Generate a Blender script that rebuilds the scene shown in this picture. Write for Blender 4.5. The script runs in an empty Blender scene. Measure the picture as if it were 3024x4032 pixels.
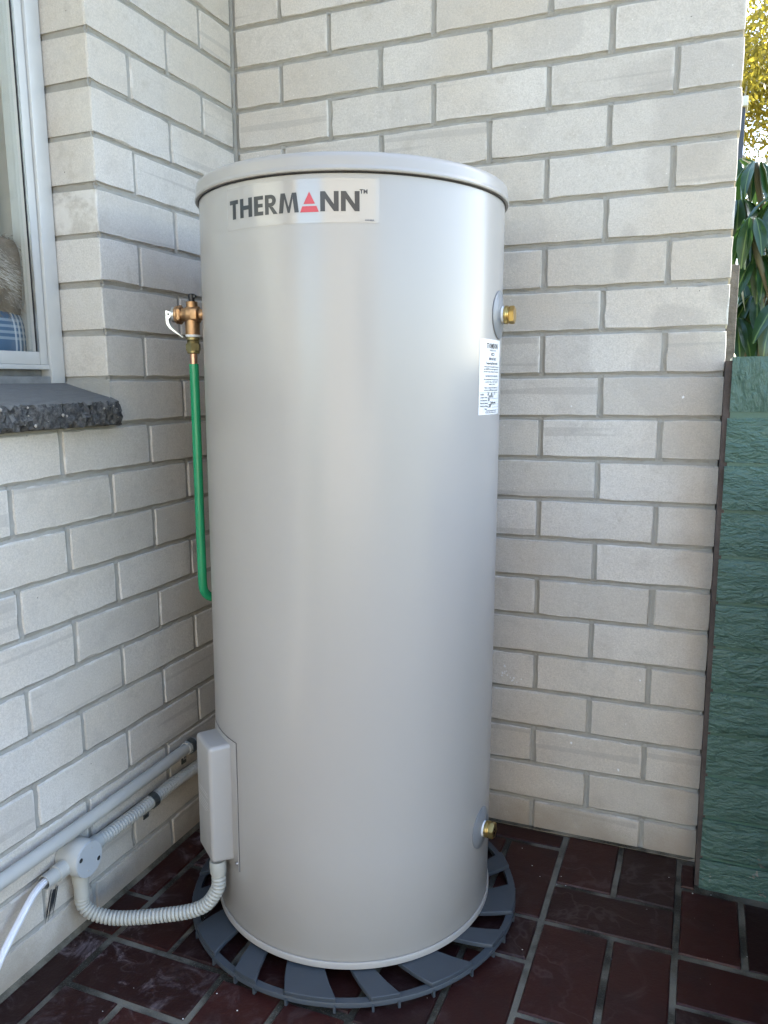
import bpy, bmesh, math, random
import numpy as np
from mathutils import Vector, Matrix, Quaternion
rad = math.radians
random.seed(7); rng = np.random.default_rng(7)
sc = bpy.context.scene
COL = sc.collection

# ------------------------------------------------------------------ camera
cam_d = bpy.data.cameras.new('camera'); cam = bpy.data.objects.new('camera', cam_d); COL.objects.link(cam)
CP = Vector((1.0455, -1.6889, 1.0189)); YAW, PIT, ROL, FPX = -0.3835, -0.1627, -0.0087, 3117.49
f_ = Vector((math.sin(YAW)*math.cos(PIT), math.cos(YAW)*math.cos(PIT), math.sin(PIT)))
r_ = Vector((math.cos(YAW), -math.sin(YAW), 0)); u_ = r_.cross(f_)
r2 = r_*math.cos(ROL)+u_*math.sin(ROL); u2 = u_*math.cos(ROL)-r_*math.sin(ROL)
cam.matrix_world = Matrix(((r2.x, u2.x, -f_.x, CP.x), (r2.y, u2.y, -f_.y, CP.y), (r2.z, u2.z, -f_.z, CP.z), (0, 0, 0, 1)))
cam_d.sensor_fit = 'VERTICAL'; cam_d.sensor_height = 36; cam_d.lens = 36*FPX/4032
cam_d.clip_start = .02; cam_d.clip_end = 500
sc.camera = cam

# ------------------------------------------------------------------ sky, sun, exposure
SUN_AZ = Vector((.60, .80, 0)); SUN_EL = rad(40)          # from behind the back wall, a little to the right
wd = bpy.data.worlds.new('World'); sc.world = wd; wd.use_nodes = True
wn = wd.node_tree; bg = wn.nodes['Background']
sky = wn.nodes.new('ShaderNodeTexSky'); sky.sky_type = 'NISHITA'; sky.sun_disc = False
sky.sun_elevation = SUN_EL; sky.sun_rotation = math.atan2(SUN_AZ.x, SUN_AZ.y)
sky.air_density = 1.0; sky.dust_density = .8; sky.ozone_density = 1.0
wn.links.new(sky.outputs[0], bg.inputs[0]); bg.inputs[1].default_value = .15
sl = bpy.data.lights.new('sun', 'SUN'); sl.energy = 3.8; sl.angle = rad(.5); sl.color = (1, .93, .82)
sun = bpy.data.objects.new('sun', sl); COL.objects.link(sun)
sdir = Vector((SUN_AZ.x*math.cos(SUN_EL), SUN_AZ.y*math.cos(SUN_EL), math.sin(SUN_EL)))
sun.rotation_euler = sdir.to_track_quat('Z', 'Y').to_euler(); sun.location = (3, 5, 8)
sc.view_settings.view_transform = 'Standard'; sc.view_settings.look = 'None'
sc.view_settings.gamma = 1; sc.view_settings.use_curve_mapping = False
sc.view_settings.exposure = 2.6
sc.cycles.max_bounces = 6; sc.cycles.diffuse_bounces = 4; sc.cycles.glossy_bounces = 4
sc.cycles.caustics_reflective = False; sc.cycles.caustics_refractive = False
sc.cycles.use_denoising = True; sc.cycles.use_adaptive_sampling = True; sc.cycles.adaptive_threshold = .02

# ------------------------------------------------------------------ material helpers
class NT:
    def __init__(s, name):
        s.m = bpy.data.materials.new(name); s.m.use_nodes = True; s.t = s.m.node_tree
        s.b = s.t.nodes['Principled BSDF']
    def n(s, typ, **kw):
        nd = s.t.nodes.new('ShaderNode'+typ)
        for k, v in kw.items():
            if k in nd.inputs.keys(): s.put(nd.inputs[k], v)
            else: setattr(nd, k, v)
        return nd
    def put(s, sock, v):
        if isinstance(v, bpy.types.NodeSocket): s.t.links.new(v, sock)
        else:
            if sock.type == 'RGBA' and len(v) == 3: v = (*v, 1)
            sock.default_value = v
    def mathn(s, op, a, b=0.0):
        nd = s.t.nodes.new('ShaderNodeMath'); nd.operation = op
        s.put(nd.inputs[0], a); s.put(nd.inputs[1], b); return nd.outputs[0]
    def mix(s, f, a, b, mode='MIX'):
        nd = s.t.nodes.new('ShaderNodeMix'); nd.data_type = 'RGBA'; nd.blend_type = mode
        s.put(nd.inputs[0], f); s.put(nd.inputs[6], a); s.put(nd.inputs[7], b); return nd.outputs[2]
    def ramp(s, f, stops):
        nd = s.t.nodes.new('ShaderNodeMapRange'); nd.interpolation_type = 'SMOOTHSTEP'
        s.put(nd.inputs[0], f)
        (a, va), (b, vb) = stops
        for i, v in zip((1, 2, 3, 4), (a, b, va, vb)): nd.inputs[i].default_value = v
        return nd.outputs[0]
    def coords(s, kind='Object', scale=(1, 1, 1), rnd=True):
        tc = s.t.nodes.new('ShaderNodeTexCoord'); v = tc.outputs[kind]
        if rnd:
            oi = s.t.nodes.new('ShaderNodeObjectInfo')
            k = s.t.nodes.new('ShaderNodeVectorMath'); k.operation = 'SCALE'
            k.inputs[0].default_value = (37.1, 21.7, 53.3); s.t.links.new(oi.outputs['Random'], k.inputs['Scale'])
            a = s.t.nodes.new('ShaderNodeVectorMath'); a.operation = 'ADD'
            s.t.links.new(v, a.inputs[0]); s.t.links.new(k.outputs[0], a.inputs[1]); v = a.outputs[0]
        if scale != (1, 1, 1):
            mp = s.t.nodes.new('ShaderNodeVectorMath'); mp.operation = 'MULTIPLY'
            s.t.links.new(v, mp.inputs[0]); mp.inputs[1].default_value = scale; v = mp.outputs[0]
        return v
    def world(s, scale=(1, 1, 1)):
        g = s.t.nodes.new('ShaderNodeNewGeometry')
        mp = s.t.nodes.new('ShaderNodeVectorMath'); mp.operation = 'MULTIPLY'
        s.t.links.new(g.outputs['Position'], mp.inputs[0]); mp.inputs[1].default_value = scale
        return mp.outputs[0]
    def noise(s, v, scale, detail=3, rough=.55, dist=0):
        nd = s.t.nodes.new('ShaderNodeTexNoise'); s.t.links.new(v, nd.inputs['Vector'])
        nd.inputs['Scale'].default_value = scale; nd.inputs['Detail'].default_value = detail
        nd.inputs['Roughness'].default_value = rough; nd.inputs['Distortion'].default_value = dist
        return nd.outputs[0]
    def voro(s, v, scale, feature='F1', rnd=1.0):
        nd = s.t.nodes.new('ShaderNodeTexVoronoi'); nd.feature = feature; s.t.links.new(v, nd.inputs['Vector'])
        nd.inputs['Scale'].default_value = scale
        if 'Randomness' in nd.inputs: nd.inputs['Randomness'].default_value = rnd
        return nd
    def rnd(s): return s.t.nodes.new('ShaderNodeObjectInfo').outputs['Random']
    def bump(s, h, strength, dist, normal=None):
        nd = s.t.nodes.new('ShaderNodeBump'); nd.inputs['Strength'].default_value = strength
        nd.inputs['Distance'].default_value = dist; s.t.links.new(h, nd.inputs['Height'])
        if normal is not None: s.t.links.new(normal, nd.inputs['Normal'])
        return nd.outputs[0]
    def out(s, color=None, rough=None, normal=None, metal=None, spec=None, **kw):
        if color is not None: s.put(s.b.inputs['Base Color'], color)
        if rough is not None: s.put(s.b.inputs['Roughness'], rough)
        if normal is not None: s.put(s.b.inputs['Normal'], normal)
        if metal is not None: s.put(s.b.inputs['Metallic'], metal)
        if spec is not None: s.put(s.b.inputs['Specular IOR Level'], spec)
        for k, v in kw.items(): s.put(s.b.inputs[k], v)
        return s.m

def M_brick():
    t = NT('calcium_brick'); v = t.coords(); w = t.world()
    r = t.rnd(); r2 = t.mathn('FRACT', t.mathn('MULTIPLY', r, 17.31))
    base = t.mix(r, (.575, .543, .485), (.715, .684, .626))
    warm = t.noise(w, 2.1, 2); base = t.mix(t.ramp(warm, ((.42, 0), (.62, .55))), base, (.60, .53, .43))
    gr = t.noise(v, 270, 3, .75); base = t.mix(t.ramp(gr, ((.32, .36), (.56, 0))), base, (.42, .395, .35)); base = t.mix(t.ramp(gr, ((.55, 0), (.78, .35))), base, (.74, .72, .68))
    fine = t.noise(v, 420, 3, .7); base = t.mix(t.ramp(fine, ((.3, .32), (.7, 0))), base, (.33, .305, .27))
    mid = t.noise(v, 26, 4, .6); base = t.mix(t.ramp(mid, ((.5, 0), (.72, .22))), base, (.37, .345, .31))
    # damp shadows left by water with a rounded edge
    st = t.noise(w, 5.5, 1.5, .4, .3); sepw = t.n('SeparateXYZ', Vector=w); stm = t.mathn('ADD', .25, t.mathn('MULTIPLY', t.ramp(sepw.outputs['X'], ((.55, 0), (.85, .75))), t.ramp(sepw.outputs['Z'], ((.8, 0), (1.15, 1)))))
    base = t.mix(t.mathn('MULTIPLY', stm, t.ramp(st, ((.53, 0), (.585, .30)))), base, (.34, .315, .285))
    # drag marks along some bricks
    sv = t.coords(scale=(1.0, 8, 34)); s = t.noise(sv, 1.0, 2, .5)
    k = t.mathn('MULTIPLY', t.ramp(s, ((.60, 0), (.635, .42))), t.ramp(r2, ((.42, 0), (.5, 1))))
    base = t.mix(k, base, (.38, .355, .32))
    gsep = t.n('SeparateXYZ', Vector=t.n('TexCoord').outputs['Generated'])
    ex = t.mathn('MULTIPLY', t.mathn('MINIMUM', gsep.outputs['X'], t.mathn('SUBTRACT', 1.0, gsep.outputs['X'])), 2.6); ez = t.mathn('MINIMUM', gsep.outputs['Z'], t.mathn('SUBTRACT', 1.0, gsep.outputs['Z']))
    edge = t.ramp(t.mathn('ADD', t.mathn('MINIMUM', ex, ez), t.mathn('MULTIPLY', t.noise(v, 30, 3, .6), .10)), ((.05, 1), (.13, 0)))
    base = t.mix(t.mathn('MULTIPLY', edge, t.mathn('MULTIPLY', t.ramp(mid, ((.40, 0), (.6, .55))), t.ramp(r2, ((.3, .2), (.7, 1))))), base, (.80, .78, .73))
    vo = t.voro(v, 62); specks = t.ramp(vo.outputs['Distance'], ((.06, 1), (.12, 0)))
    sel = t.ramp(vo.outputs['Color'], ((.80, 0), (.84, 1)))
    base = t.mix(t.mathn('MULTIPLY', t.mathn('MULTIPLY', specks, sel), .6), base, (.8, .78, .73))
    vo2 = t.voro(v, 42); pits = t.mathn('MULTIPLY', t.ramp(vo2.outputs['Distance'], ((.03, 1), (.055, 0))), t.ramp(vo2.outputs['Color'], ((.78, 0), (.82, 1))))
    base = t.mix(pits, base, (.12, .11, .10))
    # grime climbing from the paving
    sep = t.n('SeparateXYZ', Vector=w); gz = t.mathn('ADD', sep.outputs['Z'], t.mathn('MULTIPLY', t.noise(w, 9, 3), .16))
    base = t.mix(t.ramp(gz, ((.07, .78), (.20, 0))), base, (.30, .250, .19))
    dx = t.mathn('ADD', sep.outputs['X'], t.mathn('MULTIPLY', t.noise(w, 12, 3), .10)); dmp = t.mathn('MULTIPLY', t.ramp(dx, ((1.02, 0), (1.12, .5))), t.ramp(t.mathn('ADD', sep.outputs['Z'], t.mathn('MULTIPLY', t.noise(w, 7, 2), .3)), ((.9, 1), (1.15, 0))))
    base = t.mix(dmp, base, (.34, .265, .20))
    spt = t.noise(t.coords(), 17, 4, .65); base = t.mix(t.ramp(spt, ((.60, 0), (.72, .30))), base, (.40, .355, .29))
    h = t.mathn('ADD', t.mathn('MULTIPLY', fine, .6), t.mathn('MULTIPLY', t.noise(v, 60, 4, .7), 1.0))
    h = t.mathn('SUBTRACT', h, pits)
    return t.out(base, .92, t.bump(h, .55, .0022), spec=.2)
def M_mortar():
    t = NT('mortar'); w = t.world(); n1 = t.noise(w, 30, 4, .65); n2 = t.noise(w, 350, 3, .7)
    c = t.mix(n1, (.300, .288, .252), (.420, .408, .368)); c = t.mix(t.ramp(n2, ((.55, 0), (.8, .35))), c, (.42, .40, .36))
    return t.out(c, .95, t.bump(t.mathn('ADD', t.mathn('MULTIPLY', n1, 1.5), n2), .7, .0025), spec=.15)
def M_tile():
    t = NT('glazed_clay_tile'); v = t.coords(); w = t.world(); r = t.rnd()
    c = t.mix(r, (.016, .0055, .0052), (.044, .0115, .0092))
    n1 = t.noise(v, 14, 4, .6); c = t.mix(t.ramp(n1, ((.45, 0), (.7, .45))), c, (.022, .011, .0105))
    sc1 = t.noise(w, 3.2, 2); sv = t.coords(scale=(18, 18, 1)); ang = t.noise(sv, 1.0, 6, .75, .8)
    haze = t.mathn('MULTIPLY', t.ramp(ang, ((.50, 0), (.78, .75))), t.ramp(sc1, ((.36, .2), (.56, 1.0))))
    sep = t.n('SeparateXYZ', Vector=w)
    left = t.ramp(sep.outputs['X'], ((.05, 1.0), (.46, .10)))
    haze = t.mathn('MULTIPLY', haze, left)
    c = t.mix(haze, c, (.30, .25, .26))
    ring = t.mathn('ABSOLUTE', t.mathn('SUBTRACT', t.noise(v, 6, 4, .6, .2), .52))
    c = t.mix(t.mathn('MULTIPLY', t.ramp(ring, ((.0, .06), (.02, 0))), t.ramp(sc1, ((.50, 0), (.58, 1)))), c, (.33, .28, .28))
    vo = t.voro(v, 120); sp = t.mathn('MULTIPLY', t.ramp(vo.outputs['Distance'], ((.06, 1), (.13, 0))), t.ramp(vo.outputs['Color'], ((.9, 0), (.93, 1))))
    c = t.mix(t.mathn('MULTIPLY', sp, .5), c, (.4, .36, .33))
    wv = t.noise(t.coords(scale=(7, 7, 1)), 1.0, 5, .7, 1.5); c = t.mix(t.ramp(wv, ((.56, 0), (.74, .10))), c, (.26, .22, .21))
    rg = t.mathn('ADD', .26, t.mathn('MULTIPLY', n1, .26)); rg = t.mathn('ADD', rg, t.mathn('MULTIPLY', haze, .4))
    h = t.mathn('ADD', t.noise(v, 30, 3), t.mathn('MULTIPLY', t.noise(v, 240, 3), .25))
    return t.out(c, rg, t.bump(h, .35, .003), spec=.22)
def M_grout():
    t = NT('grout'); w = t.world(); n1 = t.noise(w, 7, 4, .6); n2 = t.noise(w, 300, 3, .7)
    c = t.mix(t.ramp(n1, ((.38, 0), (.62, 1))), (.034, .031, .023), (.165, .152, .120)); c = t.mix(t.ramp(n2, ((.5, 0), (.8, .3))), c, (.32, .30, .27))
    return t.out(c, .93, t.bump(n2, .7, .002), spec=.15)
def M_simple(name, col, rough=.5, metal=0, bscale=0, bstr=.2, bdist=.001, var=.12, spec=.5, vscale=8):
    t = NT(name); v = t.coords(rnd=False); n1 = t.noise(v, vscale, 4, .6)
    dark = tuple(c*(1-var*1.6) for c in col); lite = tuple(min(1, c*(1+var)) for c in col)
    c = t.mix(n1, dark, lite)
    nrm = t.bump(t.noise(v, bscale, 3, .6), bstr, bdist) if bscale else None
    rg = t.mathn('ADD', rough-.05, t.mathn('MULTIPLY', n1, .1))
    return t.out(c, rg, nrm, metal, spec)
def M_green():
    t = NT('painted_rock_face'); v = t.coords(); n0 = t.noise(v, 6, 3)
    c = t.mix(n0, (.058, .116, .091), (.075, .142, .113))
    w = t.world(); sep = t.n('SeparateXYZ', Vector=w)
    wear = t.mathn('MULTIPLY', t.ramp(t.noise(w, 40, 4, .7), ((.60, 0), (.66, .8))), t.ramp(t.mathn('ADD', sep.outputs['Z'], t.mathn('MULTIPLY', t.noise(w, 6, 2), .15)), ((.10, 1), (.22, 0))))
    c = t.mix(wear, c, (.26, .21, .18))
    rv = t.coords(scale=(.42, .42, 1.0)); d = t.noise(rv, 58, 4, .6, .35)
    rid = t.mathn('ABSOLUTE', t.mathn('SUBTRACT', t.noise(rv, 42, 3, .5, .6), .5)); rid = t.ramp(rid, ((.0, 0), (.05, 1)))
    h = t.mathn('ADD', t.mathn('MULTIPLY', d, 1.5), t.mathn('MULTIPLY', rid, .07))
    return t.out(c, t.mathn('ADD', .36, t.mathn('MULTIPLY', n0, .1)), t.bump(h, 1.0, .0095), spec=.4)
def M_sillside():
    t = NT('rough_concrete'); v = t.coords(rnd=False)
    n1 = t.noise(v, 120, 5, .7); c = t.mix(t.ramp(n1, ((.35, 0), (.68, 1))), (.05, .05, .05), (.165, .162, .155))
    vo = t.voro(v, 75); st = t.mathn('MULTIPLY', t.ramp(vo.outputs['Distance'], ((.26, 1), (.34, 0))), t.ramp(vo.outputs['Color'], ((.88, 0), (.90, 1))))
    c = t.mix(st, c, t.mix(t.noise(v, 60, 1), (.42, .30, .20), (.62, .61, .57)))
    h = t.mathn('ADD', n1, t.mathn('MULTIPLY', st, .4))
    return t.out(c, .8, t.bump(h, 1.0, .008), spec=.3)
def M_silltop():
    t = NT('brushed_concrete'); v = t.coords(rnd=False, scale=(30, 8, 30)); n1 = t.noise(v, 4, 5, .7, .5)
    w = t.world(); n2 = t.noise(w, 9, 3)
    c = t.mix(n1, (.095, .092, .085), (.20, .195, .18)); c = t.mix(t.ramp(n2, ((.5, 0), (.75, .35))), c, (.16, .16, .155))
    return t.out(c, .8, t.bump(n1, .9, .004), spec=.3)
def M_tank():
    t = NT('powder_coat'); v = t.coords(rnd=False); n = t.noise(v, 500, 2, .5); n1 = t.noise(v, 3, 2)
    c = t.mix(n1, (.350, .332, .308), (.372, .353, .328))
    return t.out(c, .28, t.bump(n, .03, .001), spec=.48, **{'Coat Weight': .14, 'Coat Roughness': .2})
def M_metal(name, col, rough=.3, bstr=.15):
    t = NT(name); v = t.coords(rnd=False); n = t.noise(v, 160, 4, .6); n1 = t.noise(v, 45, 3)
    c = t.mix(n1, tuple(x*.55 for x in col), col)
    return t.out(c, t.mathn('ADD', rough-.08, t.mathn('MULTIPLY', n1, .2)), t.bump(n, bstr, .001), 1.0)
def M_leaf(name, a, b, trans=.35, rough=.35):
    t = NT(name); r = t.rnd(); v = t.coords(); n = t.noise(v, 12, 3)
    c = t.mix(t.mathn('FRACT', t.mathn('MULTIPLY', r, 7.7)), a, b); c = t.mix(t.mathn('MULTIPLY', n, .4), c, tuple(x*.6 for x in a))
    sp_ = t.n('SeparateXYZ', Vector=t.coords(rnd=False)); c = t.mix(t.ramp(t.mathn('ABSOLUTE', sp_.outputs['Y']), ((.006, .75), (.018, 0))), c, (.14, .22, .07))
    t.out(c, rough, t.bump(n, .2, .004), spec=.5)
    tr = t.n('BsdfTranslucent', Color=t.mix(.5, c, (b[0]*1.6, b[1]*1.6, b[2]*.6)))
    mx = t.n('MixShader'); t.put(mx.inputs[0], trans); t.t.links.new(t.b.outputs[0], mx.inputs[1]); t.t.links.new(tr.outputs[0], mx.inputs[2])
    t.t.links.new(mx.outputs[0], t.t.nodes['Material Output'].inputs[0]); return t.m
def M_gumleaf():
    t = NT('gum_leaf'); w = t.world(); n = t.noise(w, 1.3, 3); n2 = t.noise(w, 9, 2)
    c = t.mix(t.ramp(n, ((.35, 0), (.65, 1))), (.18, .165, .035), (.34, .28, .05)); c = t.mix(t.ramp(n2, ((.4, 0), (.7, .5))), c, (.10, .10, .03))
    t.out(c, .5, spec=.3)
    tr = t.n('BsdfTranslucent', Color=t.mix(.4, c, (.70, .56, .06)))
    mx = t.n('MixShader'); t.put(mx.inputs[0], .6); t.t.links.new(t.b.outputs[0], mx.inputs[1]); t.t.links.new(tr.outputs[0], mx.inputs[2])
    t.t.links.new(mx.outputs[0], t.t.nodes['Material Output'].inputs[0]); return t.m
def M_glass(name, rough=0.0, tint=(1, 1, 1), facing=.06):
    t = NT(name)
    tr = t.n('BsdfTransparent', Color=tint); gl = t.n('BsdfGlossy', Roughness=rough)
    lw = t.n('LayerWeight', Blend=.5); mx = t.n('MixShader')
    t.put(mx.inputs[0], t.mathn('ADD', .05, t.mathn('MULTIPLY', t.mathn('POWER', lw.outputs['Facing'], 5.0), .9))); t.t.links.new(tr.outputs[0], mx.inputs[1]); t.t.links.new(gl.outputs[0], mx.inputs[2])
    t.t.links.new(mx.outputs[0], t.t.nodes['Material Output'].inputs[0]); return t.m
def M_plaid():
    t = NT('plaid_cloth'); v = t.coords(rnd=False)
    sep = t.n('SeparateXYZ', Vector=v)
    def stripes(s):
        p = t.mathn('FRACT', t.mathn('MULTIPLY', s, 9.0)); band = t.mathn('MULTIPLY', t.mathn('GREATER_THAN', p, .15), t.mathn('LESS_THAN', p, .5))
        fn = t.mathn('GREATER_THAN', t.mathn('FRACT', t.mathn('MULTIPLY', s, 9*10.0)), .55)
        return t.mathn('MULTIPLY', band, fn)
    a, b = stripes(t.mathn('ADD', sep.outputs['Y'], .035)), stripes(t.mathn('ADD', sep.outputs['Z'], .02))
    c = t.mix(t.mathn('MULTIPLY', b, .5), (.10, .17, .27), (.55, .60, .64)); c = t.mix(t.mathn('MULTIPLY', a, .75), c, (.7, .72, .73))
    return t.out(c, .9, t.bump(t.noise(v, 500, 2), .3, .001), spec=.1)

MAT = dict(
    brick=M_brick(), mortar=M_mortar(), tile=M_tile(), grout=M_grout(), green=M_green(), sillside=M_sillside(), silltop=M_silltop(), tank=M_tank(),
    lid=M_simple('lid_paint', (.365, .345, .318), .32, bscale=400, bstr=.03, var=.02),
    endbrick=M_simple('weathered_brick_end', (.095, .078, .070), .9, bscale=60, bstr=.6, bdist=.004, var=.5, spec=.2, vscale=14),
    greenmortar=M_simple('painted_joint', (.058, .128, .095), .5, bscale=60, bstr=.5, bdist=.003, var=.15),
    alu=M_simple('mill_aluminium', (.60, .605, .585), .42, .25, bscale=300, bstr=.03, var=.06, vscale=25),
    track=M_simple('dirty_aluminium', (.30, .31, .31), .55, .4, bscale=60, bstr=.2, var=.35, vscale=30),
    seal_and_shade=M_simple('rubber_seal_and_shade', (.015, .014, .017), .7),  # rubber seals, also the painted shade lines at tank lid and cover flange
    plaster=M_simple('beige_plaster', (.36, .33, .27), .8, var=.06),
    curtain=M_simple('cream_cloth', (.80, .80, .74), .9, bscale=200, bstr=.2, var=.04, spec=.1),
    pvc=M_simple('grey_pvc', (.43, .43, .40), .42, bscale=150, bstr=.05, var=.05),
    pvcw=M_simple('pale_pvc', (.41, .405, .36), .40, bscale=150, bstr=.05, var=.05),
    lidpvc=M_simple('box_lid_grey', (.40, .43, .45), .5, bscale=300, bstr=.1, var=.03),
    saddle=M_simple('galvanised_saddle', (.12, .135, .135), .45, .6, bscale=60, bstr=.2, var=.35),
    screw=M_metal('zinc_screw', (.55, .55, .55), .3),
    dark=M_simple('dark_hole', (.012, .012, .013), .8),
    pad=M_simple('grey_plastic', (.048, .058, .069), .5, bscale=90, bstr=.12, var=.10, vscale=20),
    cable=M_simple('white_cable', (.72, .73, .76), .4, var=.02),
    bronze=M_metal('cast_bronze', (.56, .34, .18), .42, .5), brass=M_metal('brass', (.72, .52, .20), .28),
    dullbrass=M_metal('dull_brass', (.38, .32, .16), .4), copper=M_metal('copper', (.80, .46, .32), .3), steel=M_metal('polished_steel', (.72, .72, .70), .3, .05),
    ptfe=M_simple('thread_tape', (.78, .79, .79), .6, bscale=200, bstr=.5, var=.05), black=M_simple('black_plastic', (.012, .012, .014), .4),
    lag=M_simple('green_lagging', (.018, .31, .135), .24, bscale=60, bstr=.05, var=.08),
    ink=M_simple('black_ink', (.022, .024, .028), .32, var=.03), red=M_simple('red_ink', (.50, .035, .045), .3, var=.03),
    paper=M_simple('white_label', (.78, .775, .75), .35, var=.01), greyink=M_simple('grey_ink', (.10, .11, .14), .5), palemark=M_simple('moulded_mark', (.60, .59, .57), .5),
    film=M_simple('glossy_film', (.37, .35, .322), .13, var=.01, spec=.8), glass=M_glass('window_glass', 0.0, (.97, .985, .98)), plaid=M_plaid(),
    disc=M_simple('grey_escutcheon', (.20, .208, .215), .38, var=.03),
    fur=M_simple('brown_fur', (.31, .24, .175), .8, var=.45, vscale=40, spec=.2), fur2=M_simple('pale_fur', (.60, .53, .45), .8, var=.3, vscale=40, spec=.2),
    leaf=M_leaf('glossy_leaf', (.016, .050, .020), (.036, .088, .027), .22, .28), stem=M_simple('green_stem', (.10, .09, .05), .7, bscale=40, bstr=.4),
    gum=M_gumleaf(), bark=M_simple('pale_gum_bark', (.52, .47, .38), .85, bscale=8, bstr=.4, bdist=.02, var=.2, vscale=3),
    soil=M_simple('dry_grass_ground', (.17, .16, .08), .95, bscale=6, bstr=.6, bdist=.03, var=.35, vscale=1.5, spec=.1),
    cream=M_simple('cream_paint', (.62, .57, .46), .75, bscale=30, bstr=.05, var=.05), tilewhite=M_simple('render_wall', (.30, .28, .25), .9, bscale=10, bstr=.2, var=.15),
    mossbrick=M_simple('mossy_brick', (.16, .145, .13), .95, bscale=70, bstr=.8, bdist=.006, var=.6, vscale=30, spec=.1),
    soffit=M_simple('warm_bounce_board', (.66, .47, .26), .6, var=.12, vscale=6),  # boards of the added overhang, coloured warm to tint the bounced light
    nbwall=M_simple('pale_render', (.56, .51, .43), .85, bscale=20, bstr=.1, var=.03),
    post=M_simple('charcoal_post', (.045, .047, .052), .5, var=.1),
)

# ------------------------------------------------------------------ mesh helpers
class MB:
    def __init__(s): s.v = []; s.f = []
    def add(s, vs, fs):
        o = len(s.v); s.v += [tuple(x) for x in vs]; s.f += [tuple(i+o for i in f) for f in fs]; return s
    def box(s, x0, x1, y0, y1, z0, z1, bev=0.0):
        if not bev:
            vs = [(x0, y0, z0), (x1, y0, z0), (x1, y1, z0), (x0, y1, z0), (x0, y0, z1), (x1, y0, z1), (x1, y1, z1), (x0, y1, z1)]
            return s.add(vs, [(0, 3, 2, 1), (4, 5, 6, 7), (0, 1, 5, 4), (1, 2, 6, 5), (2, 3, 7, 6), (3, 0, 4, 7)])
        bm = bmesh.new(); bmesh.ops.create_cube(bm, size=1)
        for v in bm.verts: v.co = ((x0+x1)/2+v.co.x*(x1-x0), (y0+y1)/2+v.co.y*(y1-y0), (z0+z1)/2+v.co.z*(z1-z0))
        bmesh.ops.bevel(bm, geom=bm.edges[:], offset=bev, segments=2, affect='EDGES', profile=.6)
        return s.frombm(bm)
    def frombm(s, bm):
        bm.verts.index_update(); s.add([v.co[:] for v in bm.verts], [[v.index for v in f.verts] for f in bm.faces]); bm.free(); return s
    def lathe(s, prof, n=48, mat=None, cap=True):
        """prof: (radius, height) along local z; mat places it"""
        mat = mat or Matrix(); vs = []; fs = []
        for r, h in prof:
            for i in range(n):
                a = 2*math.pi*i/n; vs.append(mat @ Vector((r*math.cos(a), r*math.sin(a), h)))
        for j in range(len(prof)-1):
            for i in range(n): fs.append((j*n+i, j*n+(i+1) % n, (j+1)*n+(i+1) % n, (j+1)*n+i))
        if cap: fs.append(tuple(range(n))[::-1]); fs.append(tuple((len(prof)-1)*n+i for i in range(n)))
        return s.add(vs, fs)
    def tube(s, pts, rad_, n=12, cap=True):
        pts = [Vector(p) for p in pts]; m = len(pts); vs = []; fs = []
        rf = rad_ if callable(rad_) else (lambda i: rad_)
        up = None
        for i, p in enumerate(pts):
            d = (pts[min(i+1, m-1)]-pts[max(i-1, 0)]).normalized()
            if up is None: up = d.orthogonal().normalized()
            up = (up-d*up.dot(d)).normalized(); sd = d.cross(up)
            for k in range(n):
                a = 2*math.pi*k/n; vs.append(p+(up*math.cos(a)+sd*math.sin(a))*rf(i))
        for j in range(m-1):
            for k in range(n): fs.append((j*n+k, j*n+(k+1) % n, (j+1)*n+(k+1) % n, (j+1)*n+k))
        if cap: fs.append(tuple(range(n))[::-1]); fs.append(tuple((m-1)*n+k for k in range(n)))
        return s.add(vs, fs)
    def mesh(s, name, mat, smooth=False, angle=None):
        me = bpy.data.meshes.new(name); me.from_pydata(s.v, [], s.f)
        for m in (mat if isinstance(mat, (list, tuple)) else [mat]): me.materials.append(m)
        bm = bmesh.new(); bm.from_mesh(me); bmesh.ops.recalc_face_normals(bm, faces=bm.faces[:]); bm.to_mesh(me); bm.free()
        if smooth:
            me.polygons.foreach_set('use_smooth', [True]*len(me.polygons))
            if angle: me.set_sharp_from_angle(angle=rad(angle))
        me.update(); return me
    def build(s, name, mat, parent=None, smooth=False, angle=None):
        return link(name, s.mesh(name, mat, smooth, angle), parent)
def link(name, data, parent=None):
    o = bpy.data.objects.new(name, data); COL.objects.link(o)
    if parent is not None: o.parent = parent
    return o
def empty(name, loc=(0, 0, 0)):
    o = link(name, None); o.location = loc; o.empty_display_size = .05; return o
def tag(o, label=None, cat=None, group=None, kind=None):
    if label: o['label'] = label
    if cat: o['category'] = cat
    if group: o['group'] = group
    if kind: o['kind'] = kind
    return o
def smoothpath(P, per=12):
    P = [Vector(p) for p in P]; P = [P[0]*2-P[1]]+P+[P[-1]*2-P[-2]]; out = []
    for i in range(1, len(P)-2):
        a, b, c, d = P[i-1:i+3]
        for k in range(per):
            t = k/per; out.append(.5*((2*b)+(c-a)*t+(2*a-5*b+4*c-d)*t*t+(3*b-a-3*c+d)*t**3))
    out.append(P[-2]); return out
def resample(pts, step):
    out = [pts[0]]; acc = 0; L = [0]
    for a, b in zip(pts, pts[1:]): L.append(L[-1]+(b-a).length)
    n = max(2, int(L[-1]/step)); j = 0
    for i in range(1, n+1):
        s = L[-1]*i/n
        while j < len(L)-2 and L[j+1] < s: j += 1
        out.append(pts[j].lerp(pts[j+1], (s-L[j])/max(1e-9, L[j+1]-L[j])))
    return out

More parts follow.
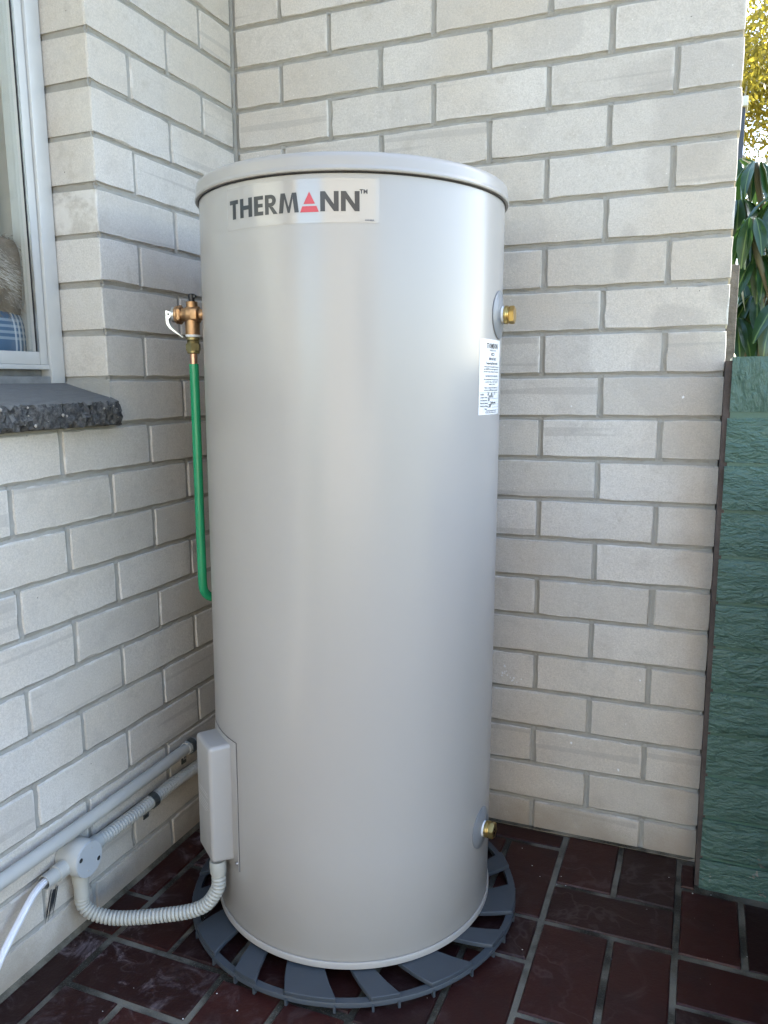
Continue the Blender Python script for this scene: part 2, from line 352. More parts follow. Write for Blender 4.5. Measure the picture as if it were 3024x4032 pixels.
# ------------------------------------------------------------------ ground and floor
g = MB().add([(-120, -120, -.02), (120, -120, -.02), (120, 120, -.02), (-120, 120, -.02)], [(0, 1, 2, 3)]).build('ground', MAT['soil']); tag(g, kind='structure')
floor = MB().box(-.02, 3.4, -3.4, .0, -.06, -.0035).build('floor', MAT['grout']); tag(floor, kind='structure')
J = .0053      # half a grout joint
T_ = []
def tl(x0, x1, y0, y1, ja=J): T_.append((x0, x1, y0, y1, ja))
X = [0, .070, .193, .316, .442, .561, .687, .806, .930, 1.047, 1.162, 1.285]
yy = [-.644, -.526, -.286, -.046, 0]
for a, b in zip(yy, yy[1:]): tl(-.004, .068, a, b)
tl(-.004, .068, -.884, -.644)
for k in range(11): tl(-.004, .068, -.884-.24*(k+1), -.884-.24*k)
# herringbone-like field, as laid round the heater
tl(.070, .316, -.765, -.645); tl(.070, .193, -.645, -.405); tl(.193, .316, -.645, -.405)
tl(.316, .561, -.655, -.535); tl(.561, .687, -.668, -.427); tl(.687, .806, -.668, -.427)
tl(.316, .442, -.895, -.655); tl(.442, .561, -.895, -.660)
tl(.561, .806, -.427, -.308); tl(.561, .687, -.308, -.060); tl(.687, .806, -.308, -.060); tl(.561, .806, -.060, 0)
tl(.806, .926, -.187, 0); tl(.926, 1.047, -.187, 0); tl(.806, 1.047, -.309, -.187); tl(.806, .936, -.550, -.309); tl(.936, 1.047, -.550, -.311)
tl(1.047, 1.080, -.108, -.020, .004); tl(1.047, 1.162, -.314, -.110); tl(1.162, 1.285, -.314, -.110); tl(1.047, 1.290, -.438, -.316); tl(1.047, 1.290, -.558, -.438)
tl(.070, .316, -.405, -.285); tl(.316, .561, -.535, -.415); tl(.070, .193, -.285, -.045); tl(.193, .316, -.285, -.045); tl(.316, .442, -.415, -.175); tl(.442, .561, -.415, -.175)
tl(.316, .561, -.175, -.06); tl(.070, .316, -.045, 0); tl(.316, .561, -.06, 0)
tl(.070, .193, -1.005, -.765); tl(.193, .316, -1.005, -.765)
tl(.561, .806, -.790, -.668); tl(.806, 1.047, -.670, -.550); tl(1.047, 1.290, -.678, -.558); tl(.806, 1.047, -.79, -.67); tl(1.047, 1.29, -.79, -.678)
tl(.561, .806, -.895, -.79); tl(.806, .93, -1.0, -.79); tl(.93, 1.047, -1.0, -.79); tl(1.047, 1.29, -.895, -.79)
for i in range(9):            # the rest of the yard, basket pairs
    for j in range(11):
        x0 = 1.29+.24*i if j < 4 else .07+.244*i; y1 = -.11-.24*j if j < 4 else -1.005-.24*(j-4)
        if x0 > 2.9: continue
        if j >= 4 and x0 > 2.9: continue
        if (i+j) % 2: tl(x0, x0+.12, y1-.24, y1); tl(x0+.12, x0+.24, y1-.24, y1)
        else: tl(x0, x0+.24, y1-.12, y1); tl(x0, x0+.24, y1-.24, y1-.12)
tcache = {}
def tile_mesh(w, d):
    k = (round(w, 3), round(d, 3))
    if k not in tcache:
        w, d = k; b = .0025; vs = []; n = 0
        def ring(ins, z, wob):
            pts = []
            for (cx, cy) in ((-1, -1), (1, -1), (1, 1), (-1, 1)):
                pts.append((cx*(w/2-ins), cy*(d/2-ins), z))
            out = []
            for a in range(4):
                p, q = Vector(pts[a]), Vector(pts[(a+1) % 4])
                for t in (0.0, .27, .52, .78):
                    v = p.lerp(q, t); out.append((v.x+random.uniform(-wob, wob), v.y+random.uniform(-wob, wob), z))
            return out
        vs = ring(0, -.05, 0)+ring(0, -.003, .0007)+ring(b, 0, .0006)
        fs = [tuple(range(32, 48))]
        for r in range(2):
            for i in range(16): fs.append((r*16+i, r*16+(i+1) % 16, (r+1)*16+(i+1) % 16, (r+1)*16+i))
        mb = MB().add(vs, fs); tcache[k] = mb.mesh('tile', MAT['tile'], True, 40)
    return tcache[k]
for x0, x1, y0, y1, j in T_:
    o = link('tile', tile_mesh(x1-x0-2*j, y1-y0-2*j), floor)
    o.location = ((x0+x1)/2, (y0+y1)/2, random.uniform(-.0012, .0006)); o.rotation_euler = (random.gauss(0, .003), random.gauss(0, .003), random.gauss(0, .002))
# mortar fillet where the floor meets the walls
MB().add([(.0, -3.0, .009), (.008, -3.0, .0015), (.008, -.01, .0015), (0, 0, .009)], [(0, 1, 2, 3)]).build('mortar_fillet', MAT['grout'], floor)
MB().add([(.0, 0, .005), (.005, -.006, .0015), (1.06, -.006, .0015), (1.078, 0, .005)], [(0, 1, 2, 3)]).build('mortar_fillet', MAT['grout'], floor)

# ------------------------------------------------------------------ brick walls
PZ = .087; Z0 = 1.7251          # course pitch; top joint of course 0
BH = .0765; BJ = .0052
bcache = {}
def brick_mesh(w, h=BH, d=.11, variant=0, mat='brick', wob=.0005):
    k = (round(w, 3), round(h, 3), variant, mat)
    if k in bcache: return bcache[k]
    st = random.getstate(); random.seed(hash(k) % 100000)
    nw, nh = max(2, int(w/.028)), 3; per = []
    for i in range(nw): per.append((-w/2+w*i/nw, -h/2))
    for i in range(nh): per.append((w/2, -h/2+h*i/nh))
    for i in range(nw): per.append((w/2-w*i/nw, h/2))
    for i in range(nh): per.append((-w/2, h/2-h*i/nh))
    n = len(per); c = .004
    def cham(p):     # rounded corners
        x, z = p; ax, az = abs(x), abs(z)
        if ax > w/2-1e-6 and az > h/2-1e-6: return (math.copysign(w/2-.0006, x), math.copysign(h/2-.0006, z))
        return p
    per = [cham(p) for p in per]; vs = []
    out = [(x+random.gauss(0, wob), z+random.gauss(0, wob)) for x, z in per]
    inn = []
    for (x, z), (ox, oz) in zip(per, out):
        k1 = random.uniform(.0008, .0017)
        if random.random() < .04: k1 *= 2.6
        inn.append((ox-math.copysign(k1, x)*(abs(x)/(w/2))**6 if abs(x) > w/2-.01 else ox, oz-math.copysign(k1, z) if abs(z) > h/2-.01 else oz))
    vs += [(x, random.gauss(0, .0002), z) for x, z in inn]
    vs += [(x, random.uniform(.0022, .0036), z) for x, z in out]
    vs += [(x, d, z) for x, z in per]
    fs = [tuple(range(n))]
    for r in range(2):
        for i in range(n): fs.append((r*n+i, r*n+(i+1) % n, (r+1)*n+(i+1) % n, (r+1)*n+i))
    random.setstate(st)
    me = MB().add(vs, fs).mesh('brick', MAT[mat], True, 12); bcache[k] = me; return me
def lay(wall, origin, axis, a, b, zc, h=BH, d=.11, mat='brick'):
    """one brick from a to b along the wall's axis"""
    w = abs(b-a); o = link('brick', brick_mesh(w, h, d, random.randrange(5) if w > .2 else random.randrange(2), mat), wall)
    m = (a+b)/2
    if axis == 'x': o.location = (m, origin+random.gauss(0, .0005), zc)
    else: o.location = (origin+random.gauss(0, .0005), m, zc)
    ry = random.gauss(0, .0022)
    if axis == 'x': o.rotation_euler = (random.gauss(0, .003), ry, random.gauss(0, .002))
    else: o.rotation_euler = (0, ry, math.pi/2+random.gauss(0, .002))
    o.location.z += random.gauss(0, .0006)
    return o
# tooled joints: one concave strip along each joint
def joint_strip(mb, p0, p1, nrm, side, hw=.0068, deep=.0060):
    p0, p1, nrm, side = map(Vector, (p0, p1, nrm, side)); L = (p1-p0).length; n = max(1, int(L/.011)); prof = [(-1, .0034), (-.55, .0040), (0, deep), (.55, .0040), (1, .0034)]
    vs = []; fs = []; ph = random.random()*9
    for i in range(n+1):
        c = p0.lerp(p1, i/n); wv = .0006*math.sin(i*1.7+ph)+random.gauss(0, .0005)
        for s, dp in prof: vs.append(c+side*(s*hw+wv)-nrm*(dp+random.gauss(0, .00085 if abs(s) > .9 else .0003)))
    for i in range(n):
        for k in range(4): fs.append((i*5+k, i*5+k+1, (i+1)*5+k+1, (i+1)*5+k))
    mb.add(vs, fs)

XE = .8439; YO = .1283; WX = 1.078; JY = -.480
K0 = -7          # topmost course built
wall_b = empty('brick_wall', (0, 0, 0)); tag(wall_b, 'pale grey brick wall standing behind the water heater', 'wall')
wall_l = empty('brick_wall', (0, 0, 0)); tag(wall_l, 'pale brick wall with the window and grey conduits on it', 'wall')
mbB, mbL = MB(), MB()
zt = Z0-PZ*K0
MB().box(.0, WX-.004, .0062, .105, -.05, zt).build('mortar', MAT['mortar'], wall_b)
MB().box(-.105, -.0062, JY+.004, .105, -.05, zt).build('mortar', MAT['mortar'], wall_l)
MB().box(-.105, -.0062, -2.6, JY+.004, -.05, .940).build('mortar', MAT['mortar'], wall_l)
for k in range(K0, 20):
    ztop, zbot = Z0-PZ*k, Z0-PZ*(k+1); zc = (ztop+zbot)/2
    even = k % 2 == 0
    js = [XE+.24*m+(0 if even else .12) for m in range(-4, 1)]
    js = [x for x in js if .03 < x < WX-.03]
    ed = [0.004]+js+[WX+BJ]
    for a, b in zip(ed, ed[1:]): lay(wall_b, 0, 'x', a+BJ+random.gauss(0, .0006), b-BJ+random.gauss(0, .0006), zc)
    for x in js: joint_strip(mbB, (x, 0, zbot), (x, 0, ztop), (0, -1, 0), (1, 0, 0))
    joint_strip(mbB, (0, 0, ztop), (WX-.004, 0, ztop), (0, -1, 0), (0, 0, 1))
    # left wall
    js = [-(YO+.24*m+(.12 if even else 0)) for m in range(0, 12)]
    low = k >= 9; end = -2.6 if low else JY
    js = [y for y in js if y > end+.03]
    ed = [-.004]+js+[end-BJ]
    for a, b in zip(ed, ed[1:]):
        o = lay(wall_l, 0, 'y', b+BJ+random.gauss(0, .0006), a-BJ+random.gauss(0, .0006), zc)
    for y in js: joint_strip(mbL, (0, y, zbot), (0, y, ztop), (1, 0, 0), (0, 1, 0))
    joint_strip(mbL, (0, 0, ztop), (0, end, ztop), (1, 0, 0), (0, 0, 1))
    if not low:      # bed joint returning into the window reveal
        joint_strip(mbL, (0, JY, ztop), (-.1, JY, ztop), (0, -1, 0), (0, 0, 1), deep=.006)
joint_strip(mbB, (0, -.003, -.01), (0, -.003, zt), (.7, -.7, 0), (.7, .7, 0), hw=.006, deep=.001)
mbB.build('mortar_joint', MAT['mortar'], wall_b, True, 50); mbL.build('mortar_joint', MAT['mortar'], wall_l, True, 50)
# smear of render in the reveal above the sill
MB().add([(-.098, JY-.002, 1.016), (.004, JY-.002, .985), (.004, JY-.002, 1.027), (-.098, JY-.002, 1.029)], [(0, 1, 2, 3)]).build('render_patch', MAT['mortar'], wall_l)

def spots(name, mat, wall, L):
    mb = MB()
    for a, z, r_0, ax in L:
        n = 9; P = []
        for i in range(n):
            t = 2*math.pi*i/n; q = r_0*random.uniform(.55, 1.2); P.append((a+q*math.cos(t), -.0009, z+q*1.2*math.sin(t)) if ax == 'x' else (.0009, a+q*math.cos(t), z+q*1.2*math.sin(t)))
        mb.add(P, [tuple(range(n))])
    tag(mb.build(name, MAT[mat], wall), kind='stuff')
spots('paint_splash', 'ptfe', wall_b, [(.655+random.gauss(0, .004), .366+random.gauss(0, .007), random.uniform(.0010, .0034), 'x') for _ in range(9)]+[(.681+random.gauss(0, .006), .356+random.gauss(0, .007), random.uniform(.0008, .0026), 'x') for _ in range(8)]+[(.809, .223, .0030, 'x'), (.911, .178, .0030, 'x'), (.948, .388, .0022, 'x'), (1.004, .984, .0028, 'x'), (.726, .979, .0013, 'x'), (.787, .966, .0016, 'x')])
sm_ = MB()
for i in range(9):
    y = -.6985-.0022*i+random.gauss(0, .0008); z0 = .128-random.uniform(0, .012); L_ = random.uniform(.025, .055); w_ = random.uniform(.0008, .0019)
    sm_.add([(.0010, y-w_, z0), (.0010, y+w_, z0), (.0010, y+w_*.6-L_*.20, z0-L_*.6), (.0010, y-L_*.36, z0-L_), (.0010, y-w_*.8-L_*.22, z0-L_*.6)], [(0, 1, 2, 3, 4)])
sm_.build('tar_smear', MAT['post'], wall_l)
# painted wall on the right
wall_g = empty('brick_wall', (1.083, -.09, 0)); tag(wall_g, 'low green painted rock faced brick wall at the right edge', 'wall')
GX, GY, GT = 1.084, -.09, 1.060
gj = [1.060, .951]+[.951-.0888*i for i in range(1, 12)]
def W(o):
    o.matrix_parent_inverse = Matrix.Translation((-1.083, .09, 0)); return o
W(MB().box(GX+.0052, 3.2, GY+.0045, .13, -.05, GT-.012).build('painted_joint', MAT['greenmortar'], wall_g))
W(MB().box(1.0765, GX+.005, GY+.006, .12, -.03, GT-.008).build('bare_wall_end', MAT['endbrick'], wall_g))
def rock_mesh(w, h, d, variant, vertical=False):
    k = ('rock', round(w, 3), round(h, 3), variant)
    if k in bcache: return bcache[k]
    nx, nz = max(4, int(w/.012)), 6; r = np.random.default_rng(variant+int(w*1000)); G = r.normal(0, 1, (nz+1, nx+1))
    G = (G+np.roll(G, 1, 1)+np.roll(G, -1, 1))/2.2; vs = []; fs = []
    for j in range(nz+1):
        for i in range(nx+1):
            e = min(1, min(i, nx-i)/1.3, min(j, nz-j)/1.0); x = -w/2+w*i/nx; z = -h/2+h*j/nz
            if 0 < i < nx: x += r.normal(0, .001)
            vs.append((x, (1-e)*.0018-e*abs(G[j, i])*.0014, z))
    for j in range(nz):
        for i in range(nx): a = j*(nx+1)+i; fs.append((a, a+1, a+nx+2, a+nx+1))
    o = len(vs); m = nx+1
    per = [i for i in range(nx+1)]+[j*m+nx for j in range(1, nz+1)]+[nz*m+i for i in range(nx-1, -1, -1)]+[j*m for j in range(nz-1, 0, -1)]
    vs += [(vs[i][0], d, vs[i][2]) for i in per]
    for q in range(len(per)): fs.append((per[q], per[(q+1) % len(per)], o+(q+1) % len(per), o+q))
    if vertical: pass
    bcache[k] = MB().add(vs, fs).mesh('brick', MAT['green'], True, 60); return bcache[k]
for r in range(12):
    z1, z0 = gj[r], gj[r+1]; zc = (z0+z1)/2; h = z1-z0-.0075; x = GX
    if r == 0:      # brick on edge coping
        while x < 3.1:
            wv = .24
            o = W(link('brick', rock_mesh(h-.002, wv-.008, .2, random.randrange(4)), wall_g)); o.location = (x+wv/2, GY, zc+.0035); o.rotation_euler = (0, math.pi/2, 0); x += wv
        continue
    first = .24 if r % 2 else .13
    while x < 3.1:
        wv = first; first = .24
        o = W(link('brick', rock_mesh(wv-.007, h, .1, random.randrange(4)), wall_g)); o.location = (x+wv/2+(.001 if x > GX else -.0025), GY+random.gauss(0, .0015), zc); x += wv

# ------------------------------------------------------------------ window in the left wall
win = empty('window', (0, 0, 0)); win.parent = wall_l
WY0, WY1, WZ0, WZ1 = JY, -1.75, 1.027, 2.25
FX = -.100
def wbox(name, mat, *b, bev=.0008): return MB().box(*b, bev=bev).build(name, MAT[mat], win, True, 40)
fr = MB(); fr.box(FX-.07, FX, -.516, JY-.003, 1.022, WZ1, .0012); fr.box(FX-.07, FX, WY1, WY1+.04, 1.022, WZ1, .0012); fr.box(FX-.07, FX, WY1+.04, -.516, WZ1-.04, WZ1, .0012)
fr.build('frame', MAT['alu'], win, True, 40)
wbox('seal_and_shade', 'seal_and_shade', FX-.06, FX-.006, JY-.0032, JY+.003, 1.01, WZ1)
wbox('track', 'track', FX-.06, FX-.003, WY1+.04, -.517, 1.016, 1.0345)
wbox('track', 'track', FX-.055, FX-.024, WY1+.04, -.517, 1.0345, 1.047)
wbox('track', 'alu', FX-.06, FX-.004, WY1+.04, -.517, 1.0475, 1.0560)
wbox('seal_and_shade', 'seal_and_shade', FX-.03, FX-.009, -.5180, -.5158, 1.0565, WZ1-.04, bev=0)
wbox('sash_stile', 'alu', FX-.032, FX-.006, -.536, -.5178, 1.0565, WZ1-.04)
wbox('sash_rail', 'alu', FX-.030, FX-.0065, WY1+.04, -.5365, 1.0565, 1.0795)
wbox('bead', 'seal_and_shade', FX-.0125, FX-.0105, -.539, -.5365, 1.080, WZ1-.04)
wbox('bead', 'steel', FX-.012, FX-.0052, -.5372, -.5362, 1.080, WZ1-.04, bev=0)
MB().box(FX-.021, FX-.017, WY1+.04, -.541, 1.0797, WZ1-.04).build('pane', MAT['glass'], win)
# sloping concrete sill with a broken front edge
def sill():
    n, prof = 90, None; vs = []; fs = []; y0, y1 = -2.5, JY+.003
    pr = [(-.165, 1.026, 0), (-.10, 1.0215, 0), (-.05, 1.008, 0), (0, .9955, 0), (.020, .990, .0004), (.0285, .9872, .0012), (.0325, .982, .0022), (.0335, .972, .0028), (.0330, .962, .0028), (.0325, .953, .0026), (.0295, .9465, .0018), (.018, .944, .0006), (-.02, .9425, 0)]
    m = len(pr)
    ys = list(np.linspace(y0, -1.0, 20))+list(np.linspace(-.99, y1, n))
    for i, y in enumerate(ys):
        e = max(0, 1-(y1-y)/.012)
        for x, z, a in pr:
            k = 0 if abs(y+.665) > .022 else .75
            dx = -abs(random.gauss(0, a*2.6))*(1-k)-(.004*e if x > .02 else 0); vs.append((x+dx, y+(random.gauss(0, .0018) if i == len(ys)-1 and x > 0 else 0), z+random.gauss(0, a*.9)*(1-k)-(.002*e if x > .015 else 0)))
    for i in range(len(ys)-1):
        for j in range(m-1): fs.append((i*m+j, (i+1)*m+j, (i+1)*m+j+1, i*m+j+1))
    fs.append(tuple((len(ys)-1)*m+j for j in range(m)))
    mb = MB().add(vs, fs); me = mb.mesh('sill', [MAT['silltop'], MAT['sillside']], True, 50)
    for p_ in me.polygons:
        if p_.normal.z < .55: p_.material_index = 1
    return link('sill', me, win)
sill()
st = MB()
for i in range(26):      # pebbles showing in the broken edge
    y, z = random.uniform(-.85, -.485), random.uniform(.949, .984); s = random.choice((.0008, .0010, .0014, .0022, .0034)) 
    bm = bmesh.new(); bmesh.ops.create_icosphere(bm, subdivisions=1, radius=1)
    for v in bm.verts: v.co = Vector((v.co.x*s*.6, v.co.y*s*random.uniform(.8, 1.2), v.co.z*s*random.uniform(.7, 1.2)))+Vector((.0315, y, z))
    st.frombm(bm)
so = st.build('pebbles', M_simple('pebble', (.40, .37, .32), .6, var=.4, vscale=60), win); tag(so, kind='stuff')
wbox('inner_jamb', 'plaster', -.25, FX-.071, -.43, -.40, 1.0, 2.3)
wbox('inner_sill', 'plaster', -.40, FX-.071, -1.9, -.43, 1.02, 1.045)
# curtain
cv = []; cf = []; n = 90
for i in range(n+1):
    y = -.36-1.5*i/n; x = -.262+.008*math.sin(i*.9)+.006*math.sin(i*2.3+1)
    cv += [(x, y, 1.046), (x+.004*math.sin(i*.9), y, 2.35)]
for i in range(n): cf.append((2*i, 2*i+2, 2*i+3, 2*i+1))
cu = MB().add(cv, cf).build('curtain', MAT['curtain'], None, True); tag(cu, 'pale cream curtain hanging behind the window glass', 'curtain')
room = MB().box(-2.5, -.12, -2.7, -.02, .0, .01).box(-2.52, -2.5, -2.7, -.02, 0, 2.5).box(-2.5, -.12, -.03, -.01, 0, 2.5).box(-2.5, -.12, -2.72, -2.7, 0, 2.5).build('room', MAT['cream']); tag(room, kind='structure')
# cushions behind the glass
def blob(name, mat, c, s, parent=None, seed=0, lump=.12, sub=4, power=2.6):
    bm = bmesh.new(); bmesh.ops.create_icosphere(bm, subdivisions=sub, radius=1); r = np.random.default_rng(seed); w = r.normal(0, 1, (6, 3))*2.2; ph = r.uniform(0, 6, 6)
    for v in bm.verts:
        d = v.co.normalized(); k = (abs(d.x)**power+abs(d.y)**power+abs(d.z)**power)**(-1/power); b = 1+lump*sum(math.sin(d.dot(Vector(w[i]))+ph[i]) for i in range(6))/3
        v.co = Vector((d.x*k*s[0]*b, d.y*k*s[1]*b, d.z*k*s[2]*b))
    o = MB().frombm(bm).build(name, mat, parent, True); o.location = c; return o
pc = blob('plaid_cushion', MAT['plaid'], (-.195, -.64, 1.105), (.045, .155, .062), None, 3, .05, 4, 3.2); tag(pc, 'blue cushion with white plaid lines behind the window', 'cushion')
fc = empty('fur_cushion', (-.195, -.60, 1.21)); tag(fc, 'shaggy brown fur cushion lying on the blue plaid one', 'cushion')
fb = blob('body', MAT['fur'], (0, 0, 0), (.042, .135, .078), fc, 5, .16, 4)
fm = MB(); bmv = [(v.co.copy(), v.normal.copy()) for v in fb.data.vertices]; faces = fb.data.polygons
for q in range(9000):
    pl = faces[random.randrange(len(faces))]; c = Vector(pl.center); nn = Vector(pl.normal)
    if nn.x < -.5: continue
    c += Vector((random.gauss(0, .002), random.gauss(0, .004), random.gauss(0, .004)))
    flow = Vector((.2, math.sin(c.z*60+c.y*25)*.8+.4, -.9)); dirn = (nn*.8+flow*.75+Vector((random.gauss(0, .3), random.gauss(0, .3), random.gauss(0, .3)))).normalized()
    L = random.uniform(.008, .020); sd = dirn.cross(nn).normalized()*.0005; a = c+dirn*L*.55; b = c+dirn*L+Vector((0, 0, -.25*L))
    fm.add([c-sd, c+sd, a+sd*.8, a-sd*.8, b], [(0, 1, 2, 3), (3, 2, 4)])
fme = fm.mesh('fur', [MAT['fur'], MAT['fur2']]); nz = np.array([p_.center.z*40+p_.center.y*30 for p_ in fme.polygons])
for p_, v in zip(fme.polygons, nz): p_.material_index = 1 if math.sin(v)+random.gauss(0, .5) > .1 else 0
tag(link('fur', fme, fc), kind='stuff')

# ------------------------------------------------------------------ unseen eaves, house and planter added for light and shade
added_eave = empty('added_eave', (0, 0, 2.334)); tag(added_eave, 'unseen boarded overhang added above both brick walls to shape the light', 'added_eave')  # added out of view to shade and warm the top of the corner
def E(o): o.matrix_parent_inverse = Matrix.Translation((0, 0, -2.334)); return o
for i in range(4): E(MB().box(-.4, 1.5, -.33+.11*i+.003, -.22+.11*i, 2.334, 2.35).build('soffit_board', MAT['soffit'], added_eave))
for i in range(4): E(MB().box(-.4+.11*i+.003, -.29+.11*i, -2.7, -.336, 2.334, 2.35).build('soffit_board', MAT['soffit'], added_eave))
E(MB().box(-2.6, 1.52, -.02, .6, 2.36, 2.6).box(-2.6, .16, -2.8, -.02, 2.36, 2.6).build('roof', MAT['post'], added_eave))

nb = empty('added_bounce_house', (1, -5.2, 0)); tag(nb, 'unseen pale house added behind the viewpoint to bounce warm light', 'house')  # added unseen, its sunlit face bounces warm light onto walls and tank
def NB(o): o.matrix_parent_inverse = Matrix.Translation((-1, 5.2, 0)); return o
NB(MB().box(.7, 4.6, -5.4, -5.2, -.02, 3.4).build('wall', MAT['nbwall'], nb)); NB(MB().box(.5, 4.8, -8, -4.9, 3.41, 3.6).build('roof', MAT['post'], nb))
for wx in (3.0,):
    wo = NB(MB().box(wx, wx+1.3, -5.199, -5.17, 1.0, 2.2).build('window', MAT['alu'], nb)); q = MB().box(wx+.05, wx+1.25, -5.169, -5.165, 1.05, 2.15).build('pane', MAT['dark'], wo)
pt = empty('added_shade_box', (1.64, -.36, 0)); tag(pt, 'unseen dark timber box added by the green wall to shade its base', 'planter')  # added out of view to darken the green wall's base and the floor
for i in range(7): MB().box(-.38, .38, -.22, -.19, .02+.12*i, .135+.12*i).box(-.38, -.35, -.19, .19, .02+.12*i, .135+.12*i).box(.35, .38, -.19, .19, .02+.12*i, .135+.12*i).box(-.38, .38, .19, .22, .02+.12*i, .135+.12*i).build('board', MAT['endbrick'], pt)
MB().box(-.35, .35, -.19, .19, .0, .80).build('soil', MAT['soil'], pt)
# ------------------------------------------------------------------ heater base pad
PC = Vector((.435, -.351, 0)); padt = .025
pad = empty('heater_base', PC); tag(pad, 'dark blue grey slatted plastic ring stand under the water heater', 'stand')
MB().lathe([(.3095, .0085), (.3225, .0085), (.3225, .0165), (.3220, .0172), (.3100, .0172), (.3095, .0165), (.3095, .0085)], 160, cap=False).build('ring', MAT['pad'], pad, True, 40)
MB().lathe([(.12, padt-.0085), (.13, padt-.0085), (.13, padt-.003), (.12, padt-.003), (.12, padt-.0085)], 80, cap=False).build('ring', MAT['pad'], pad, True, 40)
MB().lathe([(.225, padt-.0095), (.232, padt-.0095), (.232, padt-.003), (.225, padt-.003), (.225, padt-.0095)], 120, cap=False).build('ring', MAT['pad'], pad, True, 40)
def slat(a0, a1):
    vs = []; R_ = [.10, .16, .22, .26, .29, .3215]; nA = 6; m = nA+1
    for z in (padt, padt-.0085):
        for r in R_:
            tw = -5.6*(.3215-r)/.06 if r > .2 else -5.6*(.3215-.2)/.06
            for i in range(m):
                a = rad(a0+(a1-a0)*i/nA+tw); vs.append((r*math.cos(a), r*math.sin(a), z))
    fs = []; N = len(R_)*m
    for k in range(len(R_)-1):
        for i in range(nA): a = k*m+i; fs.append((a, a+1, a+m+1, a+m)); fs.append((N+a, N+a+m, N+a+m+1, N+a+1))
    per = list(range(m))+[k*m+nA for k in range(1, len(R_))]+[(len(R_)-1)*m+i for i in range(nA-1, -1, -1)]+[k*m for k in range(len(R_)-2, 0, -1)]
    for q in range(len(per)): a, b = per[q], per[(q+1) % len(per)]; fs.append((a, b, N+b, N+a))
    bm = bmesh.new(); bv = [bm.verts.new(v) for v in vs]
    for f in fs: bm.faces.new([bv[i] for i in f])
    bmesh.ops.recalc_face_normals(bm, faces=bm.faces[:])
    ed = [e for e in bm.edges if len(e.link_faces) == 2 and e.calc_face_angle(0) > .8]
    bmesh.ops.bevel(bm, geom=ed, offset=.0009, segments=1, affect='EDGES')
    return MB().frombm(bm).mesh('slat', MAT['pad'], True, 40)
wide, narrow = slat(-7.9, 7.9), slat(-4.4, 4.4)
foot = MB().box(-.0020, .0020, -.004, .003, -.025, -.012).mesh('foot', MAT['pad'])
for k in range(8):
    for me, c, hw in ((wide, -79.5+45*k, 7.4), (narrow, -56.9+45*k, 3.9)):
        o = link('slat', me, pad); o.rotation_euler = (0, 0, rad(c))
        for s in (-1, 1):
            fo = link('foot', foot, o); a = rad(s*hw); fo.location = (.3205*math.cos(a), .3205*math.sin(a), padt-.0); fo.rotation_euler = (0, 0, a+math.pi/2)

# ------------------------------------------------------------------ water heater
R0 = .268; TZ = .027
wh = empty('water_heater', (.4304, -.3414, TZ)); tag(wh, 'tall beige cylindrical water heater with a red and black brand sticker', 'water heater')
lean = .0122; wh.rotation_mode = 'QUATERNION'; wh.rotation_quaternion = Vector((0, 0, 1)).rotation_difference(Vector((r_.x*lean, r_.y*lean, 1)))
NS = 192
MB().lathe([(.20, .001), (.2655, .001), (.2655, .010), (R0-.001, .0125), (R0, .014), (R0, .2), (R0, .6), (R0, 1.0), (R0, 1.2875), (R0-.001, 1.30), (.2, 1.30)], NS).build('tank_body', MAT['tank'], wh, True, 35)
MB().lathe([(.25, .0005), (.2690, .0005), (.2712, .0015), (.2715, .004), (.2715, .0105), (.2705, .0128), (.2684, .0133)], NS, cap=False).build('base_rim', MAT['lid'], wh, True, 40)
MB().lathe([(.2665, 1.2945), (.2690, 1.2938), (.2735, 1.2940), (.2748, 1.2958), (.2745, 1.2985), (.2732, 1.3000), (.2729, 1.3030), (.2727, 1.3130), (.2715, 1.3185), (.2685, 1.3212), (.262, 1.3222), (.12, 1.3255), (.001, 1.3262)], NS).build('lid', MAT['lid'], wh, True, 50)
MB().lathe([(R0+.0003, 1.2915), (.2690, 1.2918), (.2692, 1.2938), (.2680, 1.2939)], NS, cap=False).build('lid_shadow_line', MAT['seal_and_shade'], wh, True, 50)  # dark ring standing in for the shadow gap below the lid
def wrap(mb_v, R_): return [((R_)*math.cos(a), (R_)*math.sin(a), z) for a, z in mb_v]
def zl(z): return z-TZ
def patch(a0, a1, z0, z1, R_, nA=24, nZ=1):
    vs = wrap([(rad(a0+(a1-a0)*i/nA), z0+(z1-z0)*j/nZ) for j in range(nZ+1) for i in range(nA+1)], R_); fs = []
    for j in range(nZ):
        for i in range(nA): a = j*(nA+1)+i; fs.append((a, a+1, a+nA+2, a+nA+1))
    return vs, fs
def polys_to_cyl(polys, R_, mat, name, parent):
    """polys: list of closed outlines (angle deg, z); filled, cut fine enough to lie on the shell"""
    bm = bmesh.new()
    for P in polys:
        bm.faces.new([bm.verts.new((rad(a)*R0, 0, z)) for a, z in P])
    bmesh.ops.triangulate(bm, faces=bm.faces[:])
    for _ in range(3):
        ed = [e for e in bm.edges if e.calc_length() > .007]
        if not ed: break
        bmesh.ops.subdivide_edges(bm, edges=ed, cuts=1); bmesh.ops.triangulate(bm, faces=bm.faces[:])
    for v in bm.verts:
        a = v.co.x/R0; v.co = Vector((R_*math.cos(a), R_*math.sin(a), v.co.z))
    me = bpy.data.meshes.new(name); bm.to_mesh(me); bm.free(); me.materials.append(mat)
    return link(name, me, parent)
v_, f_2 = patch(-112.3, -57.6, zl(1.2495), zl(1.3115), R0+.0004, 60)
stk = MB().add(v_, f_2).build('logo_sticker', MAT['film'], wh, True)
GZ0, GZ1 = zl(1.2655), zl(1.2935)
